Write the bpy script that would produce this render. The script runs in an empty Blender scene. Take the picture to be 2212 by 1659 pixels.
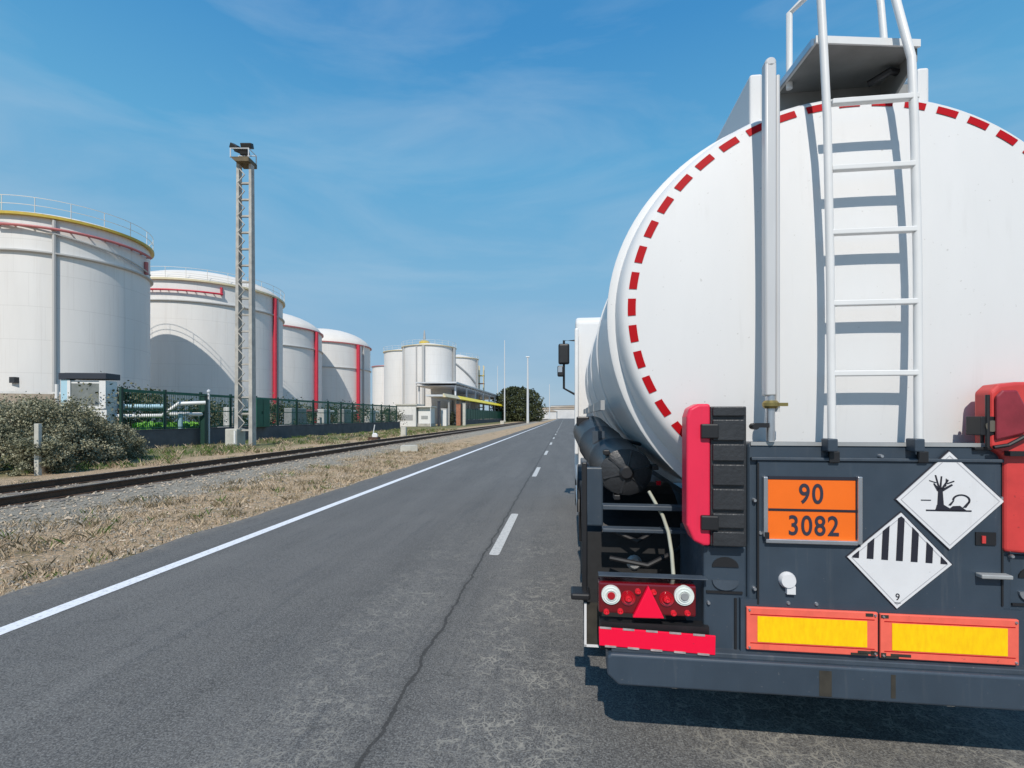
import bpy, math, random
from mathutils import Vector, Matrix, noise
random.seed(7)
R = math.radians
scene = bpy.context.scene
col = scene.collection

# ------------------------------------------------------------ camera, sky, sun, exposure
CAMH = 1.6; YAW = R(6.2); F = 1050.0; W = 2212.0; PX = 1106.0; HZ = 900.0
cam_data = bpy.data.cameras.new('camera')
cam = bpy.data.objects.new('camera', cam_data); col.objects.link(cam)
cam.location = (0, 0, CAMH); cam.rotation_euler = (R(90), 0, YAW)
cam_data.sensor_width = 36; cam_data.lens = F / W * 36
cam_data.shift_y = (HZ - 829.5) / W
cam_data.clip_start = 0.05; cam_data.clip_end = 9000
scene.camera = cam
SUN_EL = R(47); SUN_AZ = R(183)          # compass angle from +Y (road direction), clockwise
world = bpy.data.worlds.new('World'); scene.world = world; world.use_nodes = True
nt = world.node_tree; nt.nodes.clear()
def N(tree, t, **kw):
    n = tree.nodes.new(t)
    for k, v in kw.items(): setattr(n, k, v)
    return n
def L(tree, a, b): tree.links.new(a, b)
out = N(nt, 'ShaderNodeOutputWorld'); bg = N(nt, 'ShaderNodeBackground')
sky = N(nt, 'ShaderNodeTexSky', sky_type='NISHITA'); sky.sun_disc = False
sky.sun_elevation = SUN_EL; sky.sun_rotation = SUN_AZ
sky.altitude = 0; sky.air_density = 1.0; sky.dust_density = 0.5; sky.ozone_density = 2.0
bg.inputs['Strength'].default_value = 0.115
hsv = N(nt, 'ShaderNodeHueSaturation'); hsv.inputs['Saturation'].default_value = 1.12
L(nt, sky.outputs[0], hsv.inputs['Color'])
tc = N(nt, 'ShaderNodeTexCoord'); mp = N(nt, 'ShaderNodeMapping')
mp.inputs['Location'].default_value = (0.6, 0.2, 0.35); mp.inputs['Rotation'].default_value = (0.15, 0.5, 0.35); mp.inputs['Scale'].default_value = (1.0, 1.5, 4.4)
L(nt, tc.outputs['Generated'], mp.inputs['Vector'])
nz = N(nt, 'ShaderNodeTexNoise'); nz.inputs['Scale'].default_value = 1.9; nz.inputs['Detail'].default_value = 8
nz.inputs['Roughness'].default_value = 0.56; nz.inputs['Distortion'].default_value = 0.6
L(nt, mp.outputs[0], nz.inputs['Vector'])
cr = N(nt, 'ShaderNodeValToRGB'); cr.color_ramp.elements[0].position = 0.44; cr.color_ramp.elements[1].position = 0.80
cr.color_ramp.elements[0].color = (0, 0, 0, 1); cr.color_ramp.elements[1].color = (0.42, 0.42, 0.42, 1)
L(nt, nz.outputs[0], cr.inputs[0])
sz = N(nt, 'ShaderNodeSeparateXYZ'); L(nt, tc.outputs['Generated'], sz.inputs[0])
gr = N(nt, 'ShaderNodeValToRGB'); k_ = 7.8; els = gr.color_ramp.elements    # the clear-day blue of this sky by elevation
for p_, c_ in ((0.0, (.275, .410, .560)), (0.12, (.255, .430, .600)), (0.27, (.200, .445, .655)), (0.45, (.115, .395, .665)), (0.62, (.052, .275, .590)), (1.0, (.03, .17, .45))):
    e_ = els[0] if p_ == 0 else (els[len(els) - 1] if p_ == 1.0 else els.new(p_)); e_.position = p_; e_.color = (*[x * k_ for x in c_], 1)
L(nt, sz.outputs[2], gr.inputs[0])
g1 = N(nt, 'ShaderNodeMixRGB'); g1.inputs['Fac'].default_value = .88; L(nt, hsv.outputs[0], g1.inputs['Color1']); L(nt, gr.outputs[0], g1.inputs['Color2'])
mx = N(nt, 'ShaderNodeMixRGB'); mx.inputs['Color2'].default_value = (3.4, 4.5, 5.6, 1)
L(nt, cr.outputs[0], mx.inputs['Fac']); L(nt, g1.outputs[0], mx.inputs['Color1'])
L(nt, mx.outputs[0], bg.inputs['Color']); L(nt, bg.outputs[0], out.inputs[0])
sd = bpy.data.lights.new('sun', 'SUN'); sun = bpy.data.objects.new('sun', sd); col.objects.link(sun)
sd.energy = 3.45; sd.angle = R(0.53); sd.color = (1.0, 0.93, 0.84)
sdir = Vector((math.sin(SUN_AZ) * math.cos(SUN_EL), math.cos(SUN_AZ) * math.cos(SUN_EL), math.sin(SUN_EL)))
sun.rotation_euler = sdir.to_track_quat('Z', 'Y').to_euler(); sun.location = (0, -20, 60)
scene.view_settings.view_transform = 'Standard'; scene.view_settings.look = 'None'
scene.view_settings.exposure = 0.2; scene.view_settings.gamma = 1; scene.view_settings.use_curve_mapping = False
scene.render.engine = 'CYCLES'

# ------------------------------------------------------------ materials
def mat(name, color, rough=0.6, metal=0.0, var=0.0, vscale=3.0, bump=0.0, bscale=40.0, coat=0.0, col2=None, streak=None, spec=None):
    m = bpy.data.materials.new(name); m.use_nodes = True
    t = m.node_tree; b = t.nodes['Principled BSDF']
    b.inputs['Roughness'].default_value = rough; b.inputs['Metallic'].default_value = metal
    if coat: b.inputs['Coat Weight'].default_value = coat; b.inputs['Coat Roughness'].default_value = 0.05
    if spec is not None: b.inputs['Specular IOR Level'].default_value = spec
    c = (*color, 1); b.inputs['Base Color'].default_value = c
    tcn = N(t, 'ShaderNodeTexCoord')
    if var > 0 or col2:
        n = N(t, 'ShaderNodeTexNoise'); n.inputs['Scale'].default_value = vscale; n.inputs['Detail'].default_value = 6
        n.inputs['Roughness'].default_value = 0.6
        v = tcn.outputs['Object']
        if streak:
            mpn = N(t, 'ShaderNodeMapping'); mpn.inputs['Scale'].default_value = streak; L(t, v, mpn.inputs[0]); v = mpn.outputs[0]
        L(t, v, n.inputs['Vector'])
        r = N(t, 'ShaderNodeValToRGB'); r.color_ramp.elements[0].position = 0.33; r.color_ramp.elements[1].position = 0.68
        L(t, n.outputs[0], r.inputs[0]); mxn = N(t, 'ShaderNodeMixRGB')
        mxn.inputs['Color1'].default_value = c
        c2 = col2 if col2 else tuple(x * (1 - var) for x in color)
        mxn.inputs['Color2'].default_value = (*c2, 1)
        L(t, r.outputs[0], mxn.inputs['Fac']); L(t, mxn.outputs[0], b.inputs['Base Color'])
    if bump > 0:
        n = N(t, 'ShaderNodeTexNoise'); n.inputs['Scale'].default_value = bscale; n.inputs['Detail'].default_value = 5
        L(t, tcn.outputs['Object'], n.inputs['Vector'])
        bp = N(t, 'ShaderNodeBump'); bp.inputs['Strength'].default_value = bump; bp.inputs['Distance'].default_value = 0.02
        L(t, n.outputs[0], bp.inputs['Height']); L(t, bp.outputs[0], b.inputs['Normal'])
    return m
def math_n(t, op, a, b=None, clamp=False):
    n = N(t, 'ShaderNodeMath', operation=op); n.use_clamp = clamp
    for i, x in enumerate((a, b)):
        if x is None: continue
        if isinstance(x, (int, float)): n.inputs[i].default_value = x
        else: L(t, x, n.inputs[i])
    return n.outputs[0]
def mixc(t, fac, a, b, mode='MIX'):
    n = N(t, 'ShaderNodeMixRGB', blend_type=mode)
    for k, x in (('Fac', fac), ('Color1', a), ('Color2', b)):
        if isinstance(x, (int, float)): n.inputs[k].default_value = x
        elif isinstance(x, tuple): n.inputs[k].default_value = (*x, 1)
        else: L(t, x, n.inputs[k])
    return n.outputs[0]
def ramp(t, v, p0, p1):
    n = N(t, 'ShaderNodeMapRange'); n.inputs['From Min'].default_value = p0; n.inputs['From Max'].default_value = p1
    L(t, v, n.inputs['Value']); return n.outputs[0]
def noise_n(t, vec, scale, detail=5, sc=None, rough=0.6):
    if sc:
        m_ = N(t, 'ShaderNodeMapping'); m_.inputs['Scale'].default_value = sc; L(t, vec, m_.inputs[0]); vec = m_.outputs[0]
    n = N(t, 'ShaderNodeTexNoise'); n.inputs['Scale'].default_value = scale; n.inputs['Detail'].default_value = detail
    n.inputs['Roughness'].default_value = rough; L(t, vec, n.inputs['Vector']); return n.outputs[0]

def asphalt():
    m = bpy.data.materials.new('asphalt'); m.use_nodes = True; t = m.node_tree; b = t.nodes['Principled BSDF']
    tcn = N(t, 'ShaderNodeTexCoord'); P = tcn.outputs['Object']
    sx = N(t, 'ShaderNodeSeparateXYZ'); L(t, P, sx.inputs[0]); X = sx.outputs[0]; Y = sx.outputs[1]
    base = mixc(t, ramp(t, noise_n(t, P, 1.0, 6, (1.6, 0.12, 1)), .35, .66), (0.100, 0.094, 0.086), (0.150, 0.142, 0.131))
    base = mixc(t, ramp(t, noise_n(t, P, 1.1, 5), .4, .7), base, mixc(t, 1.0, base, (0.84, 0.84, 0.85), 'MULTIPLY'))
    # darker tyre-polished streaks
    st = ramp(t, noise_n(t, P, 2.4, 6, (2.2, 0.22, 1), .7), .54, .72)
    base = mixc(t, math_n(t, 'MULTIPLY', st, .6), base, (0.058, 0.058, 0.060))
    st2 = ramp(t, noise_n(t, P, 3.2, 6, (4.5, .16, 1), .75), .57, .68)
    base = mixc(t, math_n(t, 'MULTIPLY', st2, .45), base, (0.045, 0.045, 0.046))
    st3 = ramp(t, noise_n(t, P, 4.1, 6, (3.5, .3, 1), .8), .60, .72)
    base = mixc(t, math_n(t, 'MULTIPLY', st3, .35), base, (0.25, 0.24, 0.22))
    # aggregate grain
    g = noise_n(t, P, 95, 3, None, .8)
    base = mixc(t, math_n(t, 'MULTIPLY', ramp(t, g, .5, .66), .75), base, (0.30, 0.30, 0.29))
    base = mixc(t, math_n(t, 'MULTIPLY', ramp(t, g, .5, .36), .8), base, (0.035, 0.037, 0.04))
    g2 = noise_n(t, P, 34, 3, None, .7)
    base = mixc(t, math_n(t, 'MULTIPLY', ramp(t, g2, .52, .7), .5), base, (0.22, 0.22, 0.205))
    base = mixc(t, math_n(t, 'MULTIPLY', ramp(t, g2, .47, .3), .5), base, (0.055, 0.056, 0.058))
    # alligator cracking with sandy filling
    wv = N(t, 'ShaderNodeVectorMath', operation='ADD')
    nv = N(t, 'ShaderNodeTexNoise'); nv.inputs['Scale'].default_value = 5; nv.inputs['Detail'].default_value = 4; L(t, P, nv.inputs['Vector'])
    sc_ = N(t, 'ShaderNodeVectorMath', operation='SCALE'); sc_.inputs['Scale'].default_value = .22; L(t, nv.outputs['Color'], sc_.inputs[0])
    L(t, P, wv.inputs[0]); L(t, sc_.outputs[0], wv.inputs[1])
    def crack(scale, wid):
        vo = N(t, 'ShaderNodeTexVoronoi', feature='DISTANCE_TO_EDGE'); vo.inputs['Scale'].default_value = scale
        L(t, wv.outputs[0], vo.inputs['Vector']); return ramp(t, vo.outputs['Distance'], wid, wid * .25)
    def band(c, w):
        return ramp(t, math_n(t, 'ABSOLUTE', math_n(t, 'SUBTRACT', X, c)), w, w * .35)
    patch = ramp(t, noise_n(t, P, 1.6, 4), .38, .52)
    near = ramp(t, Y, 9.5, 3.5)
    m1 = math_n(t, 'MULTIPLY', math_n(t, 'MAXIMUM', band(-.30, .55), math_n(t, 'MAXIMUM', math_n(t, 'MULTIPLY', band(-1.35, .5), .7), band(1.4, 1.3))), math_n(t, 'MAXIMUM', patch, .35))
    m1 = math_n(t, 'MULTIPLY', math_n(t, 'MAXIMUM', m1, math_n(t, 'MULTIPLY', patch, .12)), near)
    brk = ramp(t, noise_n(t, P, 9, 4), .40, .54)
    ck = math_n(t, 'MULTIPLY', math_n(t, 'MAXIMUM', crack(11, .06), math_n(t, 'MULTIPLY', crack(24, .08), .7)), brk)
    ckd = math_n(t, 'MULTIPLY', crack(17, .05), ramp(t, noise_n(t, P, 6, 4), .5, .6))
    base = mixc(t, math_n(t, 'MULTIPLY', math_n(t, "MULTIPLY", ck, m1), .85), base, (0.33, 0.31, 0.265))
    base = mixc(t, math_n(t, 'MULTIPLY', math_n(t, 'MULTIPLY', ckd, near), .55), base, (0.045, 0.043, 0.04))
    # centre joint crack, dark
    jn = N(t, 'ShaderNodeTexNoise'); jn.inputs['Scale'].default_value = 2.6; jn.inputs['Detail'].default_value = 6; jn.inputs['Roughness'].default_value = .7
    cy_ = N(t, 'ShaderNodeCombineXYZ'); L(t, Y, cy_.inputs[1]); L(t, cy_.outputs[0], jn.inputs['Vector'])
    off = math_n(t, 'MULTIPLY', math_n(t, 'SUBTRACT', jn.outputs[0], .5), .16)
    dj = math_n(t, 'ABSOLUTE', math_n(t, 'SUBTRACT', math_n(t, 'ADD', X, .93), off))
    wid = math_n(t, 'MULTIPLY', noise_n(t, P, 6, 3), .022)
    j = math_n(t, 'LESS_THAN', dj, wid)
    j2 = math_n(t, 'MULTIPLY', ramp(t, dj, .06, .0), .35)
    base = mixc(t, j2, base, (0.06, 0.058, 0.055)); base = mixc(t, math_n(t, 'MULTIPLY', j, .7), base, (0.035, 0.033, 0.03))
    # sandy fringe by the verge
    fr = math_n(t, 'MULTIPLY', ramp(t, math_n(t, 'ADD', X, math_n(t, 'MULTIPLY', noise_n(t, P, 3, 5), .7)), -4.35, -4.75), ramp(t, noise_n(t, P, 14, 4), .42, .6))
    base = mixc(t, math_n(t, 'MULTIPLY', fr, .6), base, (0.27, 0.23, 0.18))
    L(t, base, b.inputs['Base Color']); b.inputs['Roughness'].default_value = .85
    bp = N(t, 'ShaderNodeBump'); bp.inputs['Strength'].default_value = .5; bp.inputs['Distance'].default_value = .006
    hh = math_n(t, 'SUBTRACT', g, math_n(t, 'MULTIPLY', j, 2.0)); L(t, hh, bp.inputs['Height']); L(t, bp.outputs[0], b.inputs['Normal'])
    return m
def ground_mat():
    m = bpy.data.materials.new('verge_soil'); m.use_nodes = True; t = m.node_tree; b = t.nodes['Principled BSDF']
    tcn = N(t, 'ShaderNodeTexCoord'); P = tcn.outputs['Object']
    sx = N(t, 'ShaderNodeSeparateXYZ'); L(t, P, sx.inputs[0]); X = sx.outputs[0]
    Xn = math_n(t, 'ADD', X, math_n(t, 'MULTIPLY', math_n(t, 'SUBTRACT', noise_n(t, P, .8, 5), .5), 1.8))
    straw = mixc(t, ramp(t, noise_n(t, P, 9, 6), .38, .62), (0.60, 0.42, 0.26), (0.36, 0.27, 0.165))
    straw = mixc(t, math_n(t, 'MULTIPLY', ramp(t, noise_n(t, P, 40, 4), .55, .7), .6), straw, (0.58, 0.49, 0.38))
    straw = mixc(t, math_n(t, 'MULTIPLY', ramp(t, noise_n(t, P, 30, 4, None, .75), .5, .38), .6), straw, (0.16, 0.12, 0.075))
    gravel = mixc(t, ramp(t, noise_n(t, P, 22, 5, None, .75), .38, .62), (0.17, 0.155, 0.125), (0.46, 0.41, 0.33))
    green = mixc(t, ramp(t, noise_n(t, P, 5, 5), .4, .62), (0.095, 0.12, 0.03), (0.27, 0.22, 0.11))
    # ballast around the track (X -12.6..-7.6), straw towards the road, green by the wall
    bal = math_n(t, 'MULTIPLY', ramp(t, Xn, -7.4, -7.9), ramp(t, Xn, -12.9, -12.4))
    c = mixc(t, bal, straw, gravel)
    c = mixc(t, math_n(t, 'MULTIPLY', ramp(t, Xn, -14.6, -16.5), ramp(t, Xn, -27, -24)), c, green)
    tuft = math_n(t, 'MULTIPLY', ramp(t, noise_n(t, P, 1.3, 4), .58, .66), .7)
    c = mixc(t, math_n(t, 'MULTIPLY', tuft, math_n(t, 'SUBTRACT', 1.0, bal)), c, (0.12, 0.115, 0.045))
    L(t, c, b.inputs['Base Color']); b.inputs['Roughness'].default_value = .95
    bp = N(t, 'ShaderNodeBump'); bp.inputs['Strength'].default_value = .9; bp.inputs['Distance'].default_value = .05
    L(t, noise_n(t, P, 24, 6, None, .7), bp.inputs['Height']); L(t, bp.outputs[0], b.inputs['Normal'])
    return m
def worn_paint(name, c, wear):
    m = bpy.data.materials.new(name); m.use_nodes = True; t = m.node_tree; b = t.nodes['Principled BSDF']
    tcn = N(t, 'ShaderNodeTexCoord'); P = tcn.outputs['Object']
    f = math_n(t, 'MULTIPLY', ramp(t, noise_n(t, P, 26, 6, None, .75), .5, .66), wear)
    L(t, mixc(t, f, c, (0.16, 0.16, 0.165)), b.inputs['Base Color']); b.inputs['Roughness'].default_value = .7
    return m
M = dict(
    asphalt=asphalt(), soil=ground_mat(), line=worn_paint('road_paint', (0.80, 0.81, 0.83), .45), dash=worn_paint('old_road_paint', (0.58, 0.57, 0.54), .6),
    white=mat('white_coach_paint', (0.72, 0.72, 0.715), .5, 0, .045, 3.5, coat=.12, streak=(1, 1, .25), spec=.25),
    white2=mat('white_painted_steel', (0.76, 0.76, 0.75), .38, 0, .08, 6),
    grimewhite=mat('dusty_white_paint', (0.72, 0.72, 0.70), .5, 0, .2, 3, streak=(1, 1, .3)),
    pipegrey=mat('light_grey_pipe_paint', (0.60, 0.60, 0.60), .35, .1, .15, 3, streak=(1, 1, .3)), edgemark=mat('worn_edge_mark', (0.45, 0.38, 0.38), .5, 0, .4, 30),
    alu=mat('aluminium', (0.62, 0.64, 0.67), .32, .85, .15, 8),
    steelgrey=mat('grey_galvanised_steel', (0.42, 0.43, 0.43), .5, .3, .2, 5),
    navy=mat('navy_chassis_paint', (0.040, 0.060, 0.085), .38, 0, .22, 4, coat=.15, streak=(1, 1, .6)),
    navy2=mat('dusty_navy_paint', (0.060, 0.080, 0.105), .5, 0, .35, 7),
    black=mat('black_plastic', (0.016, 0.016, 0.018), .45, 0, .2, 12), rubber=mat('tyre_rubber', (0.02, 0.02, 0.021), .8, 0, .3, 20),
    darkplastic=mat('dark_grey_plastic', (0.035, 0.037, 0.041), .42, 0, .3, 9, bump=.15, bscale=60),
    redbox=mat('bright_red_plastic', (0.80, 0.025, 0.075), .35, 0, .12, 3), redbox2=mat('red_orange_plastic', (0.70, 0.06, 0.055), .4, 0, .25, 5),
    redtape=mat('red_reflective_tape', (0.42, 0.003, 0.008), .6, spec=.15), reflred=mat('red_reflective_sheet', (0.90, 0.003, 0.045), .3),
    lampred=mat('red_lamp_lens', (0.42, 0.006, 0.016), .12, coat=.8), lampred2=mat('deep_red_lens', (0.13, 0.002, 0.006), .15, coat=.8),
    lamplens=mat('bright_red_bulb_lens', (0.75, 0.03, 0.05), .12, coat=.8), clear=mat('clear_lamp_lens', (0.72, 0.76, 0.72), .15, coat=.8),
    orange=mat('orange_warning_plate', (0.90, 0.16, 0.008), .45, 0, .06, 8), ink=mat('black_ink', (0.018, 0.018, 0.028), .5),
    inkblue=mat('dark_digit_ink', (0.03, 0.03, 0.05), .5), placard=mat('placard_white', (0.72, 0.72, 0.73), .5, 0, .06, 9), placgrey=mat('placard_line', (0.45, 0.45, 0.47), .5),
    yellowref=mat('yellow_reflective_sheet', (1.0, 0.64, 0.0), .4, 0, .0, 40, col2=(0.95, 0.53, 0.0), streak=(1.6, 1, .5)), salmon=mat('salmon_reflective_border', (0.92, 0.15, 0.10), .4, 0, .15, 14),
    hose=mat('beige_hose', (0.42, 0.42, 0.34), .6, 0, .2, 10), brass=mat('brass', (0.35, 0.27, 0.1), .35, .8), glass=mat('dark_glass', (0.02, 0.025, 0.03), .05),
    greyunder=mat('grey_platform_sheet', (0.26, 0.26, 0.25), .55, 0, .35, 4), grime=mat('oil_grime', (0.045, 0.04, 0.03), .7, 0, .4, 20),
    tank=mat('storage_tank_white', (0.67, 0.655, 0.63), .55, 0, .07, .25, streak=(1, 1, .35)), roofw=mat('storage_tank_roof', (0.76, 0.72, 0.66), .6, 0, .1, .4),
    seam=mat('tank_seam', (0.46, 0.46, 0.45), .6), yellow=mat('safety_yellow', (0.58, 0.43, 0.06), .5, 0, .2, 2), cream=mat('cream_edge', (0.68, 0.60, 0.40), .55, 0, .15, 2),
    redpipe=mat('red_fire_pipe', (0.58, 0.03, 0.06), .5, 0, .15, 2), pinkpipe=mat('faded_red_pipe', (0.52, 0.16, 0.16), .5, 0, .2, 2),
    conc=mat('weathered_concrete', (0.50, 0.48, 0.44), .85, 0, .35, 2.2, bump=.3), concpale=mat('pale_concrete', (0.55, 0.54, 0.48), .85, 0, .25, 3),
    darkwall=mat('dark_stained_wall', (0.125, 0.122, 0.13), .9, 0, .35, 1.5, bump=.4, bscale=8), bund=mat('beige_bund_wall', (0.40, 0.34, 0.27), .9, 0, .25, .8),
    greenfence=mat('dark_green_fence_paint', (0.008, 0.12, 0.07), .5, 0, .3, 2), greenpost=mat('green_black_post_paint', (0.012, 0.045, 0.034), .5),
    rust=mat('rusty_rail_steel', (0.11, 0.062, 0.038), .75, .2, .4, 6), railtop=mat('worn_rail_top', (0.20, 0.18, 0.165), .4, .6, .3, 5), sleeper=mat('old_sleeper', (0.23, 0.20, 0.17), .9, 0, .4, 5),
    stone1=mat('ballast_grey', (0.38, 0.34, 0.28), .9, 0, .45, 3), stone2=mat('ballast_pale', (0.60, 0.49, 0.37), .9, 0, .3, 3),
    straw=mat('dry_straw', (0.62, 0.49, 0.34), .9, 0, .45, 2), straw2=mat('brown_dead_grass', (0.24, 0.19, 0.11), .9, 0, .4, 2), grass=mat('green_weed', (0.10, 0.17, 0.025), .8, 0, .4, 2),
    leafa=mat('olive_grey_leaf', (0.42, 0.405, 0.27), .7, 0, .4, 3), leafb=mat('dark_olive_leaf', (0.20, 0.20, 0.12), .75, 0, .4, 3), twig=mat('brown_twig', (0.13, 0.105, 0.075), .9),
    leafdk=mat('dark_pine_leaf', (0.045, 0.060, 0.022), .8, 0, .5, .6), leafdk2=mat('mid_pine_leaf', (0.085, 0.10, 0.035), .8, 0, .4, .6),
    lime=mat('lime_green_hedge', (0.20, 0.50, 0.06), .7, 0, .3, 3), skyblue=mat('pale_blue_sheet', (0.38, 0.58, 0.68), .5), dkroof=mat('dark_roof_edge', (0.03, 0.035, 0.05), .5),
    canopy=mat('canopy_grey_sheet', (0.60, 0.63, 0.66), .45, 0, .15, 1), yband=mat('canopy_yellow_band', (0.95, 0.75, 0.03), .45), brick=mat('brick_orange', (0.40, 0.17, 0.10), .85, 0, .3, 4),
    farwall=mat('far_pale_wall', (0.62, 0.62, 0.62), .8, 0, .15, .2), farroof=mat('far_beige_roof', (0.42, 0.36, 0.30), .8, 0, .15, .2), polemet=mat('pale_pole_paint', (0.60, 0.62, 0.64), .5),
)

def tank_paint():
    m = bpy.data.materials.new('storage_tank_paint'); m.use_nodes = True; t = m.node_tree; b = t.nodes['Principled BSDF']
    tcn = N(t, 'ShaderNodeTexCoord'); P = tcn.outputs['Object']; sx = N(t, 'ShaderNodeSeparateXYZ'); L(t, P, sx.inputs[0])
    c = mixc(t, ramp(t, noise_n(t, P, .5, 5, (1, 1, .2)), .35, .7), (0.73, 0.72, 0.70), (0.665, 0.655, 0.635))
    seam = math_n(t, 'LESS_THAN', math_n(t, 'FRACT', math_n(t, 'DIVIDE', sx.outputs[2], 2.3)), .022)
    c = mixc(t, math_n(t, 'MULTIPLY', seam, .35), c, (0.50, 0.49, 0.47))
    ang = math_n(t, 'ARCTAN2', sx.outputs[1], sx.outputs[0]); row = math_n(t, 'FLOOR', math_n(t, 'DIVIDE', sx.outputs[2], 2.3))
    vs_ = math_n(t, 'LESS_THAN', math_n(t, 'FRACT', math_n(t, 'ADD', math_n(t, 'MULTIPLY', ang, 2.2), math_n(t, 'MULTIPLY', row, .37))), .012)
    c = mixc(t, math_n(t, 'MULTIPLY', vs_, .3), c, (0.52, 0.51, 0.49))
    st = ramp(t, noise_n(t, P, 3.0, 4, (1.6, 1.6, .05)), .56, .72)
    c = mixc(t, math_n(t, 'MULTIPLY', st, .22), c, (0.45, 0.41, 0.36))
    L(t, c, b.inputs['Base Color']); b.inputs['Roughness'].default_value = .6; return m
M['tank'] = tank_paint()
def weather(m, base_sock_color, specks, drips, sc=1.0, rough=None):
    t = m.node_tree; b = t.nodes['Principled BSDF']; P = N(t, 'ShaderNodeTexCoord').outputs['Object']
    src = b.inputs['Base Color'].links[0].from_socket if b.inputs['Base Color'].is_linked else tuple(b.inputs['Base Color'].default_value)[:3]
    f = math_n(t, 'MULTIPLY', ramp(t, noise_n(t, P, 55 * sc, 2, None, .5), .72, .78), specks)
    c = mixc(t, f, src, base_sock_color)
    d = math_n(t, 'MULTIPLY', math_n(t, 'MULTIPLY', ramp(t, noise_n(t, P, 22 * sc, 4, (1, 1, .06)), .58, .72), ramp(t, noise_n(t, P, 2.2, 3), .45, .65)), drips)
    c = mixc(t, d, c, base_sock_color); L(t, c, b.inputs['Base Color'])
    if rough: r_ = N(t, 'ShaderNodeMapRange'); r_.inputs['To Min'].default_value = rough[0]; r_.inputs['To Max'].default_value = rough[1]; L(t, noise_n(t, P, 9, 5), r_.inputs['Value']); L(t, r_.outputs[0], b.inputs['Roughness'])
weather(M['white'], (0.36, 0.34, 0.31), .45, .16)
weather(M['navy'], (0.15, 0.155, 0.16), .55, .30, 1.4, (.25, .7)); weather(M['navy2'], (0.20, 0.19, 0.18), .5, .35, 1.6)
weather(M['redbox'], (0.35, 0.03, 0.06), .5, .25); weather(M['redbox2'], (0.25, 0.03, 0.03), .6, .35)
weather(M['reflred'], (0.55, 0.02, 0.05), .5, .2); weather(M['salmon'], (0.35, 0.10, 0.06), .7, .3); weather(M['orange'], (0.55, 0.12, 0.02), .6, .2)
weather(M['placard'], (0.42, 0.41, 0.40), .5, .2)

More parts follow.
